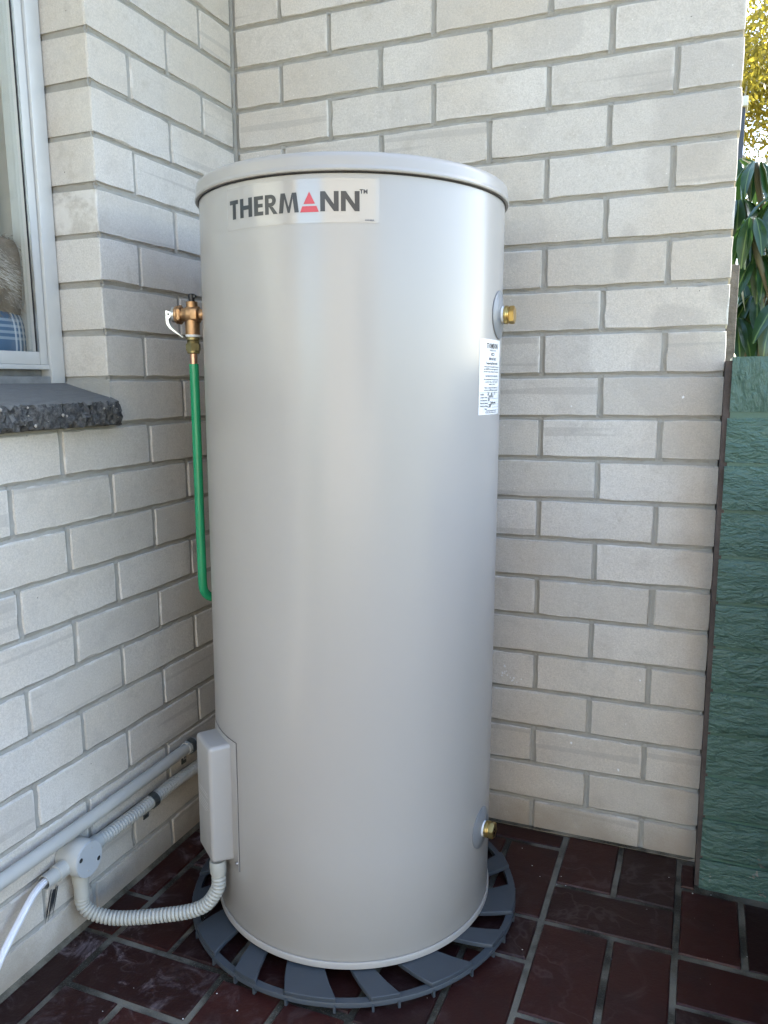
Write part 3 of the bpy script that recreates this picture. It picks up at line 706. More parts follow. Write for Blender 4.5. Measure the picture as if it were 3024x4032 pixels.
def glyph(ch, a0, a1):
    X_ = lambda t: a0+(a1-a0)*t; Z_ = lambda t: GZ0+(GZ1-GZ0)*t
    def P(*pts): return [(X_(x), Z_(y)) for x, y in pts]
    B_ = lambda x0, x1, y0, y1: P((x0, y0), (x1, y0), (x1, y1), (x0, y1))
    if ch == 'T': return [B_(0, 1, .78, 1), B_(.34, .72, 0, .78)]
    if ch == 'H': return [B_(0, .30, 0, 1), B_(.70, 1, 0, 1), B_(.30, .70, .40, .62)]
    if ch == 'E': return [B_(0, .45, 0, 1), B_(.45, 1, 0, .20), B_(.45, .95, .41, .60), B_(.45, 1, .80, 1)]
    if ch == 'M': return [P((0, 0), (.22, 0), (.32, 1), (.10, 1)), P((.79, 0), (1, 0), (.89, 1), (.67, 1)), P((.29, .70), (.45, 0), (.50, .30), (.32, 1)), P((.50, .30), (.45, 0), (.56, 0)), P((.56, 0), (.70, .70), (.67, 1), (.50, .30))]
    if ch == 'N': return [B_(0, .26, 0, 1), B_(.74, 1, 0, 1), P((.26, .62), (.74, 0), (.74, .36), (.26, 1))]
for ch, a0, a1 in (('T', -110.9, -106.7), ('H', -105.8, -100.4), ('E', -99.6, -95.9), ('R', -95.2, -90.5), ('M', -90.1, -83.2), ('N', -76.2, -70.4), ('N', -69.7, -63.9)):
    if ch == 'R':     # stem, bowl and leg drawn as overlapping-free pieces
        X_ = lambda t: a0+(a1-a0)*t; Z_ = lambda t: GZ0+(GZ1-GZ0)*t
        pol = [[(X_(0), Z_(0)), (X_(.30), Z_(0)), (X_(.30), Z_(1)), (X_(0), Z_(1))]]
        ts = np.linspace(0, math.pi, 12); O = [(.45+.42*math.sin(t), .69+.31*math.cos(t)) for t in ts]; I = [(.45+.13*math.sin(t), .69+.11*math.cos(t)) for t in ts]
        O = [(.30, 1.0)]+O+[(.30, .38)]; I = [(.30, .80)]+I+[(.30, .58)]
        for k in range(len(O)-1): pol.append([(X_(O[k][0]), Z_(O[k][1])), (X_(O[k+1][0]), Z_(O[k+1][1])), (X_(I[k+1][0]), Z_(I[k+1][1])), (X_(I[k][0]), Z_(I[k][1]))])
        pol.append([(X_(.33), Z_(.379)), (X_(.62), Z_(.379)), (X_(1.0), Z_(0)), (X_(.66), Z_(0))])
    else: pol = glyph(ch, a0, a1)
    polys_to_cyl(pol, R0+.0008, MAT['ink'], 'letter', stk)
polys_to_cyl([[(-79.75, zl(1.2938)), (-77.85, zl(1.2765)), (-81.65, zl(1.2765))], [(-82.05, zl(1.2735)), (-77.42, zl(1.2735)), (-76.65, zl(1.2650)), (-82.75, zl(1.2650))]], R0+.0008, MAT['red'], 'triangle_mark', stk)
def text_on_cyl(body, size, a_c, z, R_, mat, name, parent, align='CENTER', sx=1.0, shear=0):
    cu_ = bpy.data.curves.new('t', 'FONT'); cu_.body = body; cu_.size = size; cu_.align_x = align; cu_.resolution_u = 1; cu_.shear = shear; cu_.offset = size*.022
    o = bpy.data.objects.new('t', cu_); COL.objects.link(o); me = bpy.data.meshes.new_from_object(o.evaluated_get(bpy.context.evaluated_depsgraph_get()))
    bpy.data.objects.remove(o); bpy.data.curves.remove(cu_)
    for v in me.vertices:
        a = rad(a_c)+v.co.x*sx/R0; v.co = Vector((R_*math.cos(a), R_*math.sin(a), z+v.co.y))
    me.name = name; me.materials.clear(); me.materials.append(mat)
    return link(name, me, parent)
text_on_cyl('TM', .0085, -62.6, zl(1.2902), R0+.0008, MAT['ink'], 'trade_mark', stk)
text_on_cyl('H4048A', .0040, -60.75, zl(1.2520), R0+.0008, MAT['greyink'], 'code', stk)
# tempering valve notice
v_, f_2 = patch(-15.9, 4.6, zl(.966), zl(1.0905), R0+.0004, 24)
lab = MB().add(v_, f_2).build('notice_label', MAT['paper'], wh, True)
LR = R0+.0009; AC = -5.2
for body, size, z, mt, al, ac, sx in (
    ('TOMSON', .0125, 1.0755, 'ink', 'CENTER', AC, 1), ('TEMPERING VALVE', .0036, 1.0712, 'greyink', 'CENTER', AC, 1), ('IMPORTANT', .0062, 1.0563, 'greyink', 'CENTER', AC, 1), ('Tempering Valve Installed', .0058, 1.0495, 'ink', 'CENTER', AC, .95),
    ('A tempering valve has been installed to ensure your water', .0034, 1.0445, 'ink', 'CENTER', AC, .9), ('with AS/NZS3500 and local water regulations. The mixed', .0034, 1.0405, 'ink', 'CENTER', AC, .9), ('water will now take a little longer and reach temperature', .0034, 1.0363, 'ink', 'CENTER', AC, .9),
    ('THIS VALVE MUST NOT BE REMOVED', .0040, 1.0287, 'greyink', 'CENTER', AC, .9), ('We recommend that the tempering valve be checked', .0034, 1.0236, 'ink', 'CENTER', AC, .95), ('to ensure it continues to work. To be serviced', .0034, 1.0196, 'ink', 'CENTER', AC, .95), ('annually or as required.', .0034, 1.0156, 'ink', 'CENTER', AC, .95),
    ('Failure to comply with these requirements of the', .0034, 1.0098, 'ink', 'CENTER', AC, .95), ('instructions may affect the terms of your warranty', .0034, 1.0058, 'ink', 'CENTER', AC, .95),
    ('Installed', .0036, .9985, 'ink', 'LEFT', -15.0, 1), ('Location of Valve', .0036, .9937, 'ink', 'LEFT', -15.0, 1), ('Set Temperature', .0036, .9889, 'ink', 'LEFT', -15.0, 1), ('Measured Outlet(s)', .0036, .9841, 'ink', 'LEFT', -15.0, 1), ('Installed by: (Name)', .0036, .9793, 'ink', 'LEFT', -15.0, 1), ('Phone', .0036, .9745, 'ink', 'LEFT', -11.5, 1),
    ('Details on the above have been completed', .0032, .9715, 'greyink', 'CENTER', AC, .9), ('This label to remain with the heater at all times', .0032, .9684, 'greyink', 'CENTER', AC, .9)):
    text_on_cyl(body, size, ac, zl(z), LR, MAT[mt], 'print', lab, al, sx)
for body, z, ac, size in (('23    06    21', .9985, -9.6, .0072), ('H W H', .9937, -8.5, .0072), ('50', .9885, -9.0, .0072), ('Bathroom', .9838, -6.5, .0066), ('SEP', .9786, -8.0, .0070)):
    text_on_cyl(body, size, ac, zl(z), LR, MAT['ink'], 'handwriting', lab, 'LEFT', 1, .2)
for z, a0 in ((1.0025, -15.6), (.9925, -9), (.9827, -9), (.9779, -9), (.9731, -9)):
    v_, f_2 = patch(a0, 3.9, zl(z), zl(z)+.0003, LR, 20); MB().add(v_, f_2).build('rule', MAT['greyink'], lab)
polys_to_cyl([[(-6.3, zl(1.064)), (-4.1, zl(1.064)), (-3.7, zl(1.065)), (-3.7, zl(1.0675)), (-4.1, zl(1.0685)), (-6.3, zl(1.0685)), (-6.7, zl(1.0675)), (-6.7, zl(1.065))]], LR, MAT['ink'], 'emblem', lab)
polys_to_cyl([[(-5.9, zl(1.0652)), (-4.5, zl(1.0652)), (-4.5, zl(1.0673)), (-5.9, zl(1.0673))]], LR+.0003, MAT['paper'], 'emblem', lab)
# plugged ports
def port(ac, z, r):
    p_ = empty('port'); p_.parent = wh
    vs = []; fs = []; n = 48; prof = [(r, .0003), (r, .0018), (r-.0012, .0026), (.021, .0052), (.0175, .0066), (.0150, .0066)]
    for q, h in prof:
        for i in range(n):
            t = 2*math.pi*i/n; a = rad(ac)+q*math.cos(t)/R0; vs.append(((R0+h)*math.cos(a), (R0+h)*math.sin(a), z+q*math.sin(t)))
    for j in range(len(prof)-1):
        for i in range(n): fs.append((j*n+i, j*n+(i+1) % n, (j+1)*n+(i+1) % n, (j+1)*n+i))
    MB().add(vs, fs).build('escutcheon', MAT['disc'], p_, True, 40)
    d = Vector((math.cos(rad(ac)), math.sin(rad(ac)), 0)); base = Matrix.Translation(d*(R0-.0095)+Vector((0, 0, z))) @ d.to_track_quat('Z', 'Y').to_matrix().to_4x4()
    MB().lathe([(.0148, 0), (.0148, .011), (.0142, .0125), (.0149, .0140), (.0143, .0195), (.012, .0196)], 32, base).build('thread_tape', MAT['ptfe'], p_, True, 30)
    MB().lathe([(.012, .0192), (.0152, .0195), (.0156, .0205), (.0156, .0255), (.0138, .0262), (.0138, .0278), (.0150, .0285)], 32, base).build('collar', MAT['brass'], p_, True, 30)
    bm = bmesh.new(); bmesh.ops.create_cone(bm, cap_ends=True, segments=6, radius1=.0158, radius2=.0158, depth=.0085); bmesh.ops.bevel(bm, geom=bm.edges[:], offset=.0012, segments=2, affect='EDGES')
    bm.transform(base @ Matrix.Translation((0, 0, .0325)) @ Matrix.Rotation(rad(12), 4, 'Z')); MB().frombm(bm).build('hex_plug', MAT['brass'], p_, True, 30)
port(2.0, zl(1.133), .0405); port(-5.0, zl(.203), .0385)
# element cover on the left flank
cv_ = empty('element_cover'); cv_.parent = wh
PHI = rad(-129); U = Vector((math.cos(PHI), math.sin(PHI), 0)); V = Vector((-U.y, U.x, 0))
def CC(u, v, z): return U*u+V*v+Vector((0, 0, z))
bm = bmesh.new(); bmesh.ops.create_cube(bm, size=1)
for v in bm.verts:
    uu = .306 if v.co.x > 0 else .255; hw = .0415-(.0015 if v.co.x > 0 else 0)
    v.co = Vector((uu, hw if v.co.y > 0 else -hw, (zl(.3875)-(.0015 if v.co.x > 0 else 0)) if v.co.z > 0 else (zl(.162)+(.004 if v.co.x > 0 else 0))))
ed = [e for e in bm.edges if max(v.co.x for v in e.verts) > .3]
bmesh.ops.bevel(bm, geom=ed, offset=.0075, segments=5, affect='EDGES', profile=.5)
bm.transform(Matrix(((U.x, V.x, 0, 0), (U.y, V.y, 0, 0), (0, 0, 1, 0), (0, 0, 0, 1))))
MB().frombm(bm).build('cover_shell', MAT['tank'], cv_, True, 35)
v_, f_2 = patch(-141.9, -116.05, zl(.1488), zl(.3958), R0+.0003, 20); MB().add(v_, f_2).build('seal_and_shade', MAT['seal_and_shade'], cv_)  # dark strip round the flange, its shadow line put in as colour
# flange lying on the shell round the cover
vs = []; fs = []; nA = 20; a0, a1 = -116.4, -141.6
for h, gr in ((.0002, 0), (.0016, 0), (.0020, .0008)):
    for j, z in enumerate((zl(.150)+gr, zl(.3945)-gr)):
        for i in range(nA+1):
            a = rad(a0+(a1-a0)*i/nA); vs.append(((R0+h)*math.cos(a), (R0+h)*math.sin(a), z))
m = nA+1
fs += [(4*m+i, 4*m+i+1, 5*m+i+1, 5*m+i) for i in range(nA)]
for lv in range(2):
    for i in range(nA):
        for j in range(2): a = (lv*2+j)*m+i; fs.append((a, a+1, a+2*m+1, a+2*m))
    for i in (0, nA): fs.append((lv*2*m+i, (lv*2+1)*m+i, (lv*2+3)*m+i, (lv*2+2)*m+i))
MB().add(vs, fs).build('flange', MAT['tank'], cv_, True, 35)
MB().lathe([(.0001, .0045), (.0022, .0040), (.0036, .0024), (.0038, 0)], 16, Matrix.Translation(Vector((R0*math.cos(rad(-117.7)), R0*math.sin(rad(-117.7)), zl(.1625)))) @ Vector((math.cos(rad(-117.7)), math.sin(rad(-117.7)), 0)).to_track_quat('Z', 'Y').to_matrix().to_4x4(), cap=False).build('screw', MAT['screw'], cv_, True)
for i in range(7):
    z = zl(.292)-.0058*i; w0 = .028 if i < 2 else .031
    if i == 2: continue
    MB().add([CC(.3064, -w0, z), CC(.3064, w0*(.5 if i == 6 else .9), z), CC(.3064, w0*(.5 if i == 6 else .9), z+.0016), CC(.3064, -w0, z+.0016)], [(0, 1, 2, 3)]).build('print', MAT['palemark'], cv_)
# relief valve and drain
rv = empty('relief_valve'); rv.parent = wh
VA = rad(-165); VU = Vector((math.cos(VA), math.sin(VA), 0)); VS = Vector((-VU.y, VU.x, 0)); VZ = zl(1.142); AX = .304
def vm(along, z, d): return Matrix.Translation(VU*along+Vector((0, 0, z))) @ Vector(d).to_track_quat('Z', 'Y').to_matrix().to_4x4()
MB().lathe([(.0105, -.040), (.0105, -.016), (.0150, -.014), (.0165, -.006), (.0168, .004), (.0150, .010), (.0125, .013), (.0125, .020)], 40, vm(AX, VZ, VU)).build('body', MAT['bronze'], rv, True, 40)
MB().lathe([(.0105, .0235), (.0105, .012), (.0130, .010), (.0135, -.010), (.0132, -.032), (.0136, -.034), (.0136, -.0365), (.0122, -.0368)], 40, vm(AX, VZ, (0, 0, 1))).build('outlet', MAT['bronze'], rv, True, 35)
bm = bmesh.new(); bmesh.ops.create_cone(bm, cap_ends=True, segments=6, radius1=.0182, radius2=.0182, depth=.0065); bmesh.ops.bevel(bm, geom=bm.edges[:], offset=.0012, segments=2, affect='EDGES'); bm.transform(vm(AX+.0225, VZ, VU)); MB().frombm(bm).build('hex_nut', MAT['bronze'], rv, True, 30)
MB().lathe([(.0128, .024), (.0165, .026), (.0165, .030), (.0145, .032)], 32, vm(AX, VZ, VU)).build('collar', MAT['bronze'], rv, True, 30)
MB().lathe([(.0125, .030), (.0140, .0305), (.0140, .037), (.012, .038)], 32, vm(AX, VZ, VU)).build('end_cap', MAT['steel'], rv, True, 30)
wm = Matrix.Translation(VU*(AX-.008)+Vector((0, 0, VZ))-VS*0+VS*.0158) ; sq = MB().box(-.006, .006, -.002, .003, -.009, .009, bev=.001)
rot = Matrix(((VU.x, VS.x, 0, 0), (VU.y, VS.y, 0, 0), (0, 0, 1, 0), (0, 0, 0, 1))); sq.v = [tuple(wm @ rot @ Vector(v)) for v in sq.v]; sq.build('boss', MAT['bronze'], rv, True, 30)
MB().lathe([(.006, .0), (.0062, .013), (.0050, .0145)], 16, vm(AX, VZ+.0235, (0, 0, 1))).add(*[[tuple(VU*AX+VU*x+VS*y+Vector((0, 0, VZ+.0235+z))) for x, y, z in ((-.008, -.004, .008), (-.0075, .004, .008), (-.0075, .004, .0125), (-.008, -.004, .0125), (0, -.004, .007), (0, .004, .007), (0, .004, .0135), (0, -.004, .0135))], [(0, 1, 2, 3), (4, 7, 6, 5), (0, 4, 5, 1), (3, 2, 6, 7), (1, 5, 6, 2), (0, 3, 7, 4)]]).build('cap', MAT['black'], rv, True, 30)
lp = [(.0385, .0060), (.0430, .0060), (.0490, .0085), (.0500, .0070), (.0500, -.010), (.0485, -.018), (.0440, -.0245), (.0350, -.0310), (.0200, -.0400), (.0190, -.0420), (.0180, -.0408), (.0330, -.0285), (.0400, -.0220), (.0440, -.0140), (.0445, -.0080), (.0400, -.0035)]
lv = []; n = len(lp)
for y in (-.0050, .0050): lv += [VU*(AX+x)+VS*y+Vector((0, 0, VZ+z)) for x, z in lp]
MB().add(lv, [tuple(range(n)), tuple(range(n, 2*n))[::-1]]+[(i, (i+1) % n, n+(i+1) % n, n+i) for i in range(n)]).build('lever', MAT['steel'], rv, True, 35)
MB().lathe([(.0017, 0), (.0017, .0002)], 12, Matrix.Translation(VU*(AX+.0445)+VS*.0052+Vector((0, 0, VZ+.001))) @ VS.to_track_quat('Z', 'Y').to_matrix().to_4x4()).build('pin', MAT['dark'], rv)
dp = empty('drain_pipe'); dp.parent = wh
zz = lambda h: vm(AX, zl(h), (0, 0, 1))
MB().lathe([(.0120, 1.1065-1.1), (.0134, 1.1060-1.1), (.0136, 1.1040-1.1), (.0130, 1.1015-1.1), (.0110, 1.1010-1.1)], 32, zz(1.1)).build('thread_tape', MAT['ptfe'], dp, True, 30)
MB().lathe([(.0110, .0012), (.0128, .0005), (.0128, -.0035), (.0110, -.0045), (.0120, -.006), (.0108, -.0105)], 32, zz(1.1)).build('collar', MAT['dullbrass'], dp, True, 30)
bm = bmesh.new(); bmesh.ops.create_cone(bm, cap_ends=True, segments=6, radius1=.0142, radius2=.0142, depth=.0135); bmesh.ops.bevel(bm, geom=bm.edges[:], offset=.001, segments=2, affect='EDGES'); bm.transform(zz(1.0827) @ Matrix.Rotation(rad(20), 4, 'Z')); MB().frombm(bm).build('hex_nut', MAT['dullbrass'], dp, True, 30)
MB().lathe([(.0118, .005), (.0115, 0), (.0100, -.0015)], 32, zz(1.0722)).build('collar', MAT['dullbrass'], dp, True, 30)
b0 = VU*AX
MB().tube([b0+Vector((0, 0, zl(1.075))), b0+Vector((0, 0, zl(1.045)))], .0069, 20).build('copper_pipe', MAT['copper'], dp, True, 40)
bk = Vector((.30, .95, 0)).normalized()
pth = [b0+Vector((.000, 0, zl(1.0518))), b0+Vector((.001, 0, zl(.9))), b0+Vector((.0015, 0, zl(.75))), b0+Vector((.0025, .0, zl(.645))), b0+Vector((.003, .0, zl(.624)))]
for t in (20, 40, 60, 80, 90): pth.append(b0+Vector((.003, 0, zl(.624)))+bk*(.030*(1-math.cos(rad(t))))-Vector((0, 0, .030*math.sin(rad(t)))))
pth.append(pth[-1]+bk*.06); pth.append(pth[-1]+bk*.12)
MB().tube(resample(smoothpath(pth, 6), .008), .0088, 24).build('lagging', MAT['lag'], dp, True, 40)

# ------------------------------------------------------------------ conduits on the left wall
def saddle(parent, y, x, z, r, tabs=True):
    s = empty('saddle_clip'); s.parent = parent; s.matrix_parent_inverse = parent.matrix_world.inverted()
    hw = .0075; vs = []; fs = []; n = 18; ri = r+.0006; ro = r+.0026
    pr = [(ri, -hw), (ro, -hw), (ro, hw), (ri, hw)]
    for i in range(n+1):
        a = rad(-100+200*i/n)
        for q, dy in pr: vs.append((x+q*math.cos(a), y+dy, z+q*math.sin(a)))
    for i in range(n):
        for k in range(4): fs.append((i*4+k, i*4+(k+1) % 4, (i+1)*4+(k+1) % 4, (i+1)*4+k))
    MB().add(vs, fs).build('band', MAT['saddle'], s, True, 40)
    for sg in (-1,):
        zc = z+sg*(r+.011)
        MB().box(.0005, .0030, y-hw-.0005, y+hw+.0005, zc-.019, zc+.010, bev=.0008).build('tab', MAT['saddle'], s, True, 40)
        MB().lathe([(.0042, 0), (.0036, .0022), (.0001, .0030)], 14, Matrix.Translation((.003, y, zc-.006)) @ Vector((1, 0, 0)).to_track_quat('Z', 'Y').to_matrix().to_4x4(), cap=False).build('screw', MAT['screw'], s, True)
cp = empty('conduit_pipe', (.02, -.3, .221)); tag(cp, 'straight grey rigid conduit, upper of the two along the left wall', 'conduit')
bpy.context.view_layer.update()
o = MB().tube([(.020, -2.4, .2195), (.020, -1.4, .2195), (.020, -.85, .2195), (.020, -.6, .2185), (.020, -.33, .2225)], .0125, 28).build('tube', MAT['pvc'], cp, True, 40); o.matrix_parent_inverse = cp.matrix_world.inverted()
o = MB().lathe([(.0125, 0), (.0142, .0005), (.0142, .03), (.0135, .0305)], 28, Matrix.Translation((.020, -.332, .2225)) @ Vector((0, 1, 0)).to_track_quat('Z', 'Y').to_matrix().to_4x4()).build('end_coupling', MAT['pvc'], cp, True, 40); o.matrix_parent_inverse = cp.matrix_world.inverted()
saddle(cp, -.316, .020, .2225, .0142)
def corrugated(path, r, pitch=.0074, amp=.0038):
    P = resample(path, pitch/4); return MB().tube(P, lambda i: r-amp*(1, .06, 0, .06)[i % 4], 20)
fcn = empty('flexible_conduit', (.02, -.45, .163)); tag(fcn, 'ribbed grey conduit clipped low on the left wall', 'conduit')
bpy.context.view_layer.update()
o = corrugated(smoothpath([(.0195, -.612, .163), (.0195, -.50, .162), (.0195, -.40, .165), (.0195, -.30, .163), (.0205, -.20, .162), (.024, -.08, .160)], 10), .0135).build('ribbed_tube', MAT['pvc'], fcn, True, 60); o.matrix_parent_inverse = fcn.matrix_world.inverted()
saddle(fcn, -.452, .0195, .163, .0137)
# round junction box
JB = Vector((0, -.667, .1665)); jb = empty('junction_box', JB); tag(jb, 'round grey junction box with two lid screws on the left wall', 'junction box')
bpy.context.view_layer.update()
MX = lambda x, y, z, d: Matrix.Translation((x, y, z)) @ Vector(d).to_track_quat('Z', 'Y').to_matrix().to_4x4()
def jbp(o): o.matrix_parent_inverse = jb.matrix_world.inverted(); return o
jbp(MB().lathe([(.0345, .001), (.0338, .02), (.0330, .0455), (.0322, .0465)], 56, MX(0, JB.y, JB.z, (1, 0, 0))).build('body', MAT['pvc'], jb, True, 40))
lidp = jbp(MB().lathe([(.0322, .0466), (.0324, .0490), (.0318, .0500), (.0005, .0502)], 56, MX(0, JB.y, JB.z, (1, 0, 0))).build('lid', MAT['lidpvc'], jb, True, 40))
for dy, dz in ((-.0215, .010), (.0215, -.010)):
    q = MB().lathe([(.0056, 0), (.0056, .0007), (.0046, .0008), (.0044, .0001)], 20, MX(.0502, JB.y+dy, JB.z+dz, (1, 0, 0)), cap=False).build('screw_ring', MAT['lidpvc'], lidp, True)
    q = MB().lathe([(.0045, 0), (.0042, .0004), (.0016, .0002)], 16, MX(.0502, JB.y+dy, JB.z+dz, (1, 0, 0))).build('screw', MAT['dark'], lidp, True)
for dy, dz in ((.006, .019), (-.006, -.019)):
    q = MB().lathe([(.0016, 0), (.0014, .0006), (.0002, .0007)], 12, MX(.0501, JB.y+dy, JB.z+dz, (1, 0, 0))).build('moulded_dot', MAT['pvc'], lidp, True)
SX, SZ = .0200, .1635
# right spout, left spout with open end, lower spout
jbp(MB().lathe([(.0150, .026), (.0150, .056), (.0142, .0565)], 28, MX(SX, JB.y, SZ, (0, 1, 0))).build('spout', MAT['pvc'], jb, True, 40))
jbp(MB().lathe([(.0152, .026), (.0152, .052), (.0140, .0525), (.0130, .0525), (.0130, .0790), (.0113, .0790), (.0113, .030)], 32, MX(SX, JB.y, SZ, (0, -1, -.02)), cap=False).build('spout', MAT['pvc'], jb, True, 40))
jbp(MB().lathe([(.0152, .026), (.0152, .0505), (.0142, .0512), (.0136, .0512), (.0136, .078), (.0128, .0785)], 32, MX(SX+.003, JB.y, JB.z, (.05, -.02, -1))).build('spout', MAT['pvcw'], jb, True, 40))
# lower conduit hanging in a vertical plane from the box to the element cover
G = Vector((.2655, -.5795, .1575)); S0 = Vector((.0262, -.6685, .096))
pts = [S0]+[Vector(q) for q in [(0.0256, -0.6687, 0.0775), (0.0306, -0.6669, 0.0651), (0.0428, -0.6623, 0.0539), (0.0632, -0.6547, 0.0463), (0.0889, -0.6452, 0.0434), (0.1245, -0.6319, 0.0454), (0.175, -0.6132, 0.0517), (0.2161, -0.5979, 0.0599), (0.2433, -0.5878, 0.0747), (0.2606, -0.5813, 0.1006)]]
pts += [Vector((G.x, G.y, .118)), G]
lc = empty('flexible_conduit', (.15, -.63, 0)); tag(lc, 'pale ribbed conduit looping over the floor into the element cover', 'conduit')
bpy.context.view_layer.update()
for q in pts: q.z = max(q.z, .0135)
o = corrugated(smoothpath(pts, 12), .0132).build('ribbed_tube', MAT['pvcw'], lc, True, 60); o.matrix_parent_inverse = lc.matrix_world.inverted()
o = MB().lathe([(.0140, -.020), (.0146, -.018), (.0150, -.006), (.0150, .002), (.0142, .006)], 20, Matrix.Translation(G)).build('gland', MAT['pvcw'], lc, True, 30); o.matrix_parent_inverse = lc.matrix_world.inverted()
# white cable leaving the open spout
cb = MB()
base = smoothpath([(.020, -.700, .1630), (.020, -.742, .1640), (.024, -.775, .158), (.028, -.812, .134), (.031, -.850, .105), (.036, -.91, .050), (.046, -.98, .012), (.07, -1.10, .0075)], 10)
cb.tube(base, .0062, 14)
for s in (-1, 0, 1):
    cb.tube([p_+Vector((.0052, 0, .0025))+Vector((-.0016*abs(s), 0, .0033*s)) for p_ in base], .0016, 8)
cbo = cb.build('cable', MAT['cable'], None, True, 50); tag(cbo, 'white flat cable drooping from the junction box spout', 'cable')
# loose chips of debris on the paving
ch = MB()
for i in range(60):
    x, y = random.uniform(.05, 1.25), random.uniform(-.85, -.05); s = random.uniform(.0003, .0011)
    if (Vector((x, y))-PC.xy).length < .27: continue
    bm = bmesh.new(); bmesh.ops.create_icosphere(bm, subdivisions=1, radius=s)
    for v in bm.verts: v.co = Vector((v.co.x*random.uniform(.7, 2), v.co.y*random.uniform(.7, 1.4), v.co.z*.6))+Vector((x, y, .0008))
    ch.frombm(bm)
tag(ch.build('debris', MAT['ptfe']), 'tiny white plaster chips scattered over the paving', 'debris', kind='stuff')

# ------------------------------------------------------------------ beyond the wall
# mossy brick stub and a charcoal post behind the wall end
mb_ = MB().box(1.05, 1.1035, .40, .50, .95, 1.283, bev=.004).build('brick_stub', MAT['mossbrick'], None, True, 40); tag(mb_, 'rough mossy brick pier end showing past the pale wall', 'pier')
POSTX, POSTZ = 1.157, 2.372
ps = empty('fence_post', (1.13, 3.0, 0)); tag(ps, 'dark post with a pale cap behind the wall end', 'post')
bpy.context.view_layer.update()
o = MB().box(1.105, POSTX, 2.96, 3.04, 0, POSTZ, bev=.005).build('shaft', MAT['post'], ps, True, 40); o.matrix_parent_inverse = ps.matrix_world.inverted()
o = MB().box(1.095, POSTX+.010, 2.94, 3.06, POSTZ+.001, POSTZ+.05, bev=.006).build('cap', MAT['cream'], ps, True, 40); o.matrix_parent_inverse = ps.matrix_world.inverted()
# umbrella plants
def leaf_mesh(seed):
    r = random.Random(seed); vs = []; fs = []; n = 8; L, Wd = 1.0, .15
    for i in range(n+1):
        t = i/n; w = Wd*math.sin(math.pi*min(1, t*.94+.04))**.8*(1.0 if t < .6 else 1-.25*(t-.6)); z = -.32*t*t
        for s, dz in ((-1, .035), (-.5, .012), (0, 0), (.5, .012), (1, .035)): vs.append((t*L, s*w, z+dz*(w/Wd)+.008*math.sin(t*14+s+seed)))
    for i in range(n):
        for k in range(4): a = i*5+k; fs.append((a, a+1, a+6, a+5))
    return MB().add(vs, fs).mesh('leaf', MAT['leaf'], True)
LM = [leaf_mesh(i) for i in range(4)]
def umbrella_plant(loc, heads, label, seed):
    r = random.Random(seed); pl = empty('umbrella_plant', loc); tag(pl, label, 'plant')
    sm = MB()
    for hx, hy, hz, nl, L, tilt in heads:
        sm.tube(smoothpath([(0, 0, 0), (hx*.3, hy*.3, hz*.5), (hx*.9, hy*.9, hz*.9), (hx, hy, hz)], 6), .009, 8)
        for k in range(nl):
            a = 2*math.pi*k/nl+r.uniform(-.25, .25); o = link('leaf', LM[r.randrange(4)], pl); s = L*r.uniform(.6, .95)
            o.location = (hx+.02*math.cos(a), hy+.02*math.sin(a), hz); o.rotation_euler = (r.uniform(-.3, .3), tilt+r.uniform(-.2, .45), a); o.scale = (s, s*r.uniform(.9, 1.2), s)
    sm.build('stem', MAT['stem'], pl, True)
rr = random.Random(11)
def heads(n, xr, yr, zr): return [(rr.uniform(*xr), rr.uniform(*yr), rr.uniform(*zr), rr.randint(9, 12), rr.uniform(.16, .21), rr.uniform(.35, .7)) for _ in range(n)]
umbrella_plant((1.50, .95, 0), [(-.35, .12, 1.66, 10, .17, .75), (-.27, .0, 1.55, 13, .19, .6), (-.335, -.05, 1.365, 13, .18, .85), (-.26, -.12, 1.24, 12, .19, .6), (-.38, .05, 1.20, 12, .18, .6), (-.30, -.20, 1.05, 12, .18, .4), (-.36, -.1, 1.46, 11, .17, .9), (-.33, .1, 1.27, 12, .18, .7), (-.24, .15, 1.42, 12, .18, .6), (-.39, .1, 1.55, 11, .17, .8)]+heads(11, (-.25, .45), (-.4, .5), (.75, 1.75)), 'dark glossy umbrella plant just past the wall end', 1)
umbrella_plant((2.25, 1.35, 0), heads(13, (-.45, .45), (-.5, .5), (.6, 1.9)), 'dark glossy umbrella plant farther along the green wall', 2)
umbrella_plant((1.45, 2.0, 0), heads(14, (-.4, .5), (-.4, .4), (.5, 1.75)), 'umbrella plant in the second row behind the nearest one', 3)
umbrella_plant((1.32, 1.55, 0), heads(18, (-.25, .35), (-.15, .35), (.85, 1.78)), 'dense umbrella plant filling the gap over the green wall', 4)
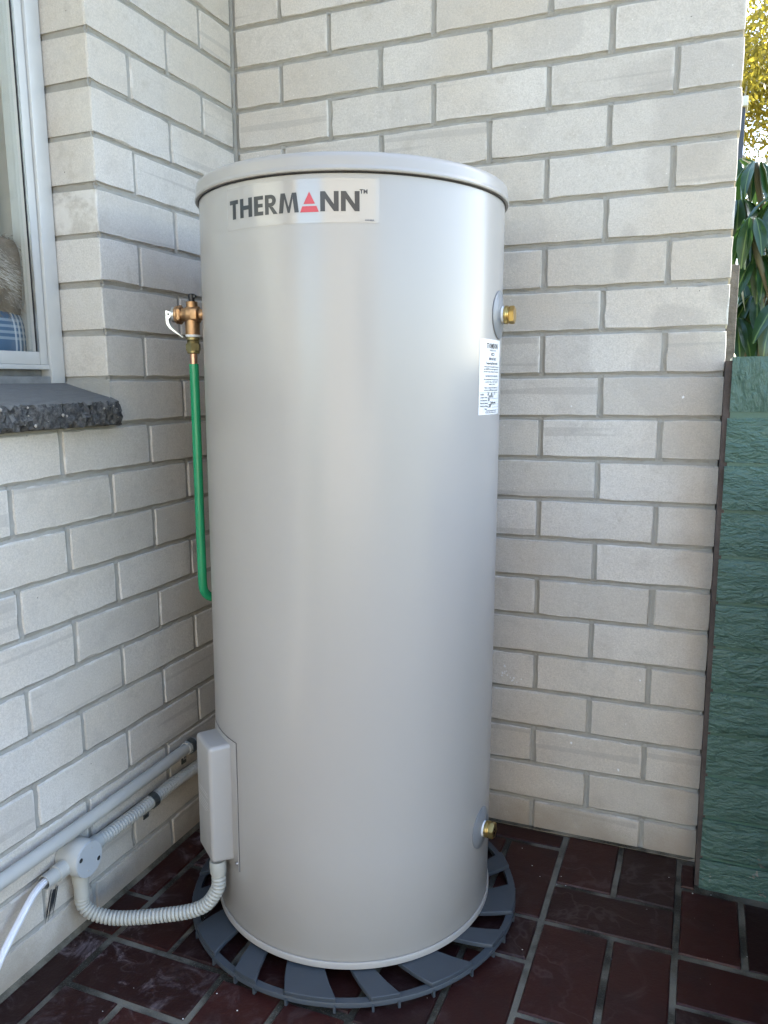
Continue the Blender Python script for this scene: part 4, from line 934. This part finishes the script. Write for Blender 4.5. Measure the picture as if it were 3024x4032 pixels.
# gum trees
def gum_meshes(seed):
    r = random.Random(seed); tb = MB(); tips = []
    def grow(p, d, L, rad0, lvl):
        pts = [p]; q = p.copy(); dd = d.copy()
        n = 6
        for i in range(n):
            dd = (dd+Vector((r.gauss(0, .22), r.gauss(0, .22), r.gauss(.03, .12)))).normalized(); q = q+dd*L/n; pts.append(q.copy())
            if lvl < 3 and i >= 2 and r.random() < .75:
                side = (dd+Vector((r.gauss(0, .8), r.gauss(0, .8), r.gauss(.1, .4)))).normalized(); grow(q.copy(), side, L*r.uniform(.45, .7), rad0*.5*(1-i/n*.4), lvl+1)
            if lvl >= 2: tips.append((q.copy(), L))
        tb.tube(pts, lambda i: rad0*.36*(1-.72*i/n), 7 if lvl else 10)
        tips.append((q.copy(), L))
    grow(Vector((0, 0, -.1)), Vector((.05, 0, 1)), 4.2, .17, 0)
    for k in range(5): a = 2*math.pi*k/5+r.uniform(-.4, .4); grow(Vector((.05, 0, 1.9+.4*k)), Vector((math.cos(a), math.sin(a), .75)).normalized(), 2.6, .09, 1)
    tr = tb.mesh('trunk', MAT['bark'], True)
    rn = np.random.default_rng(seed); T3 = np.array([t[0][:] for t in tips]); npt = 48; N = len(T3)*npt
    C = np.repeat(T3, npt, 0)+rn.normal(0, .17, (N, 3))*[1, 1, .7]; d = rn.normal(0, 1, (N, 3)); d[:, 2] -= .9; d /= np.linalg.norm(d, axis=1)[:, None]
    s = np.cross(d, rn.normal(0, 1, (N, 3))); s /= np.linalg.norm(s, axis=1)[:, None]; L = rn.uniform(.05, .11, (N, 1)); w = L*.16
    vs = np.stack([C, C+d*L*.5+s*w, C+d*L, C+d*L*.5-s*w], 1).reshape(-1, 3)
    me = bpy.data.meshes.new('crown'); me.vertices.add(4*N); me.vertices.foreach_set('co', vs.ravel().astype(np.float32)); me.loops.add(4*N); me.loops.foreach_set('vertex_index', np.arange(4*N, dtype=np.int32))
    me.polygons.add(N); me.polygons.foreach_set('loop_start', np.arange(0, 4*N, 4, dtype=np.int32)); me.update(calc_edges=True); me.materials.append(MAT['gum'])
    return tr, me
gt = [gum_meshes(3), gum_meshes(8)]
for i, (x, y, rz, s, lab_) in enumerate(((1.9, 8.8, 2.2, 1.15, 'pale barked gum tree with yellowish leaves seen past the wall end'), (4.2, 11.5, 2.5, 1.35, 'gum tree standing farthest to the right beyond the plants'), (-.6, 13.0, 4.0, 1.5, 'gum tree hidden behind the pale back wall'))):
    t = empty('gum_tree', (x, y, 0)); t.rotation_euler = (0, 0, rz); t.scale = (s, s, s); tag(t, lab_, 'tree')
    tr, cr = gt[i % 2]; link('trunk', tr, t); link('crown', cr, t)
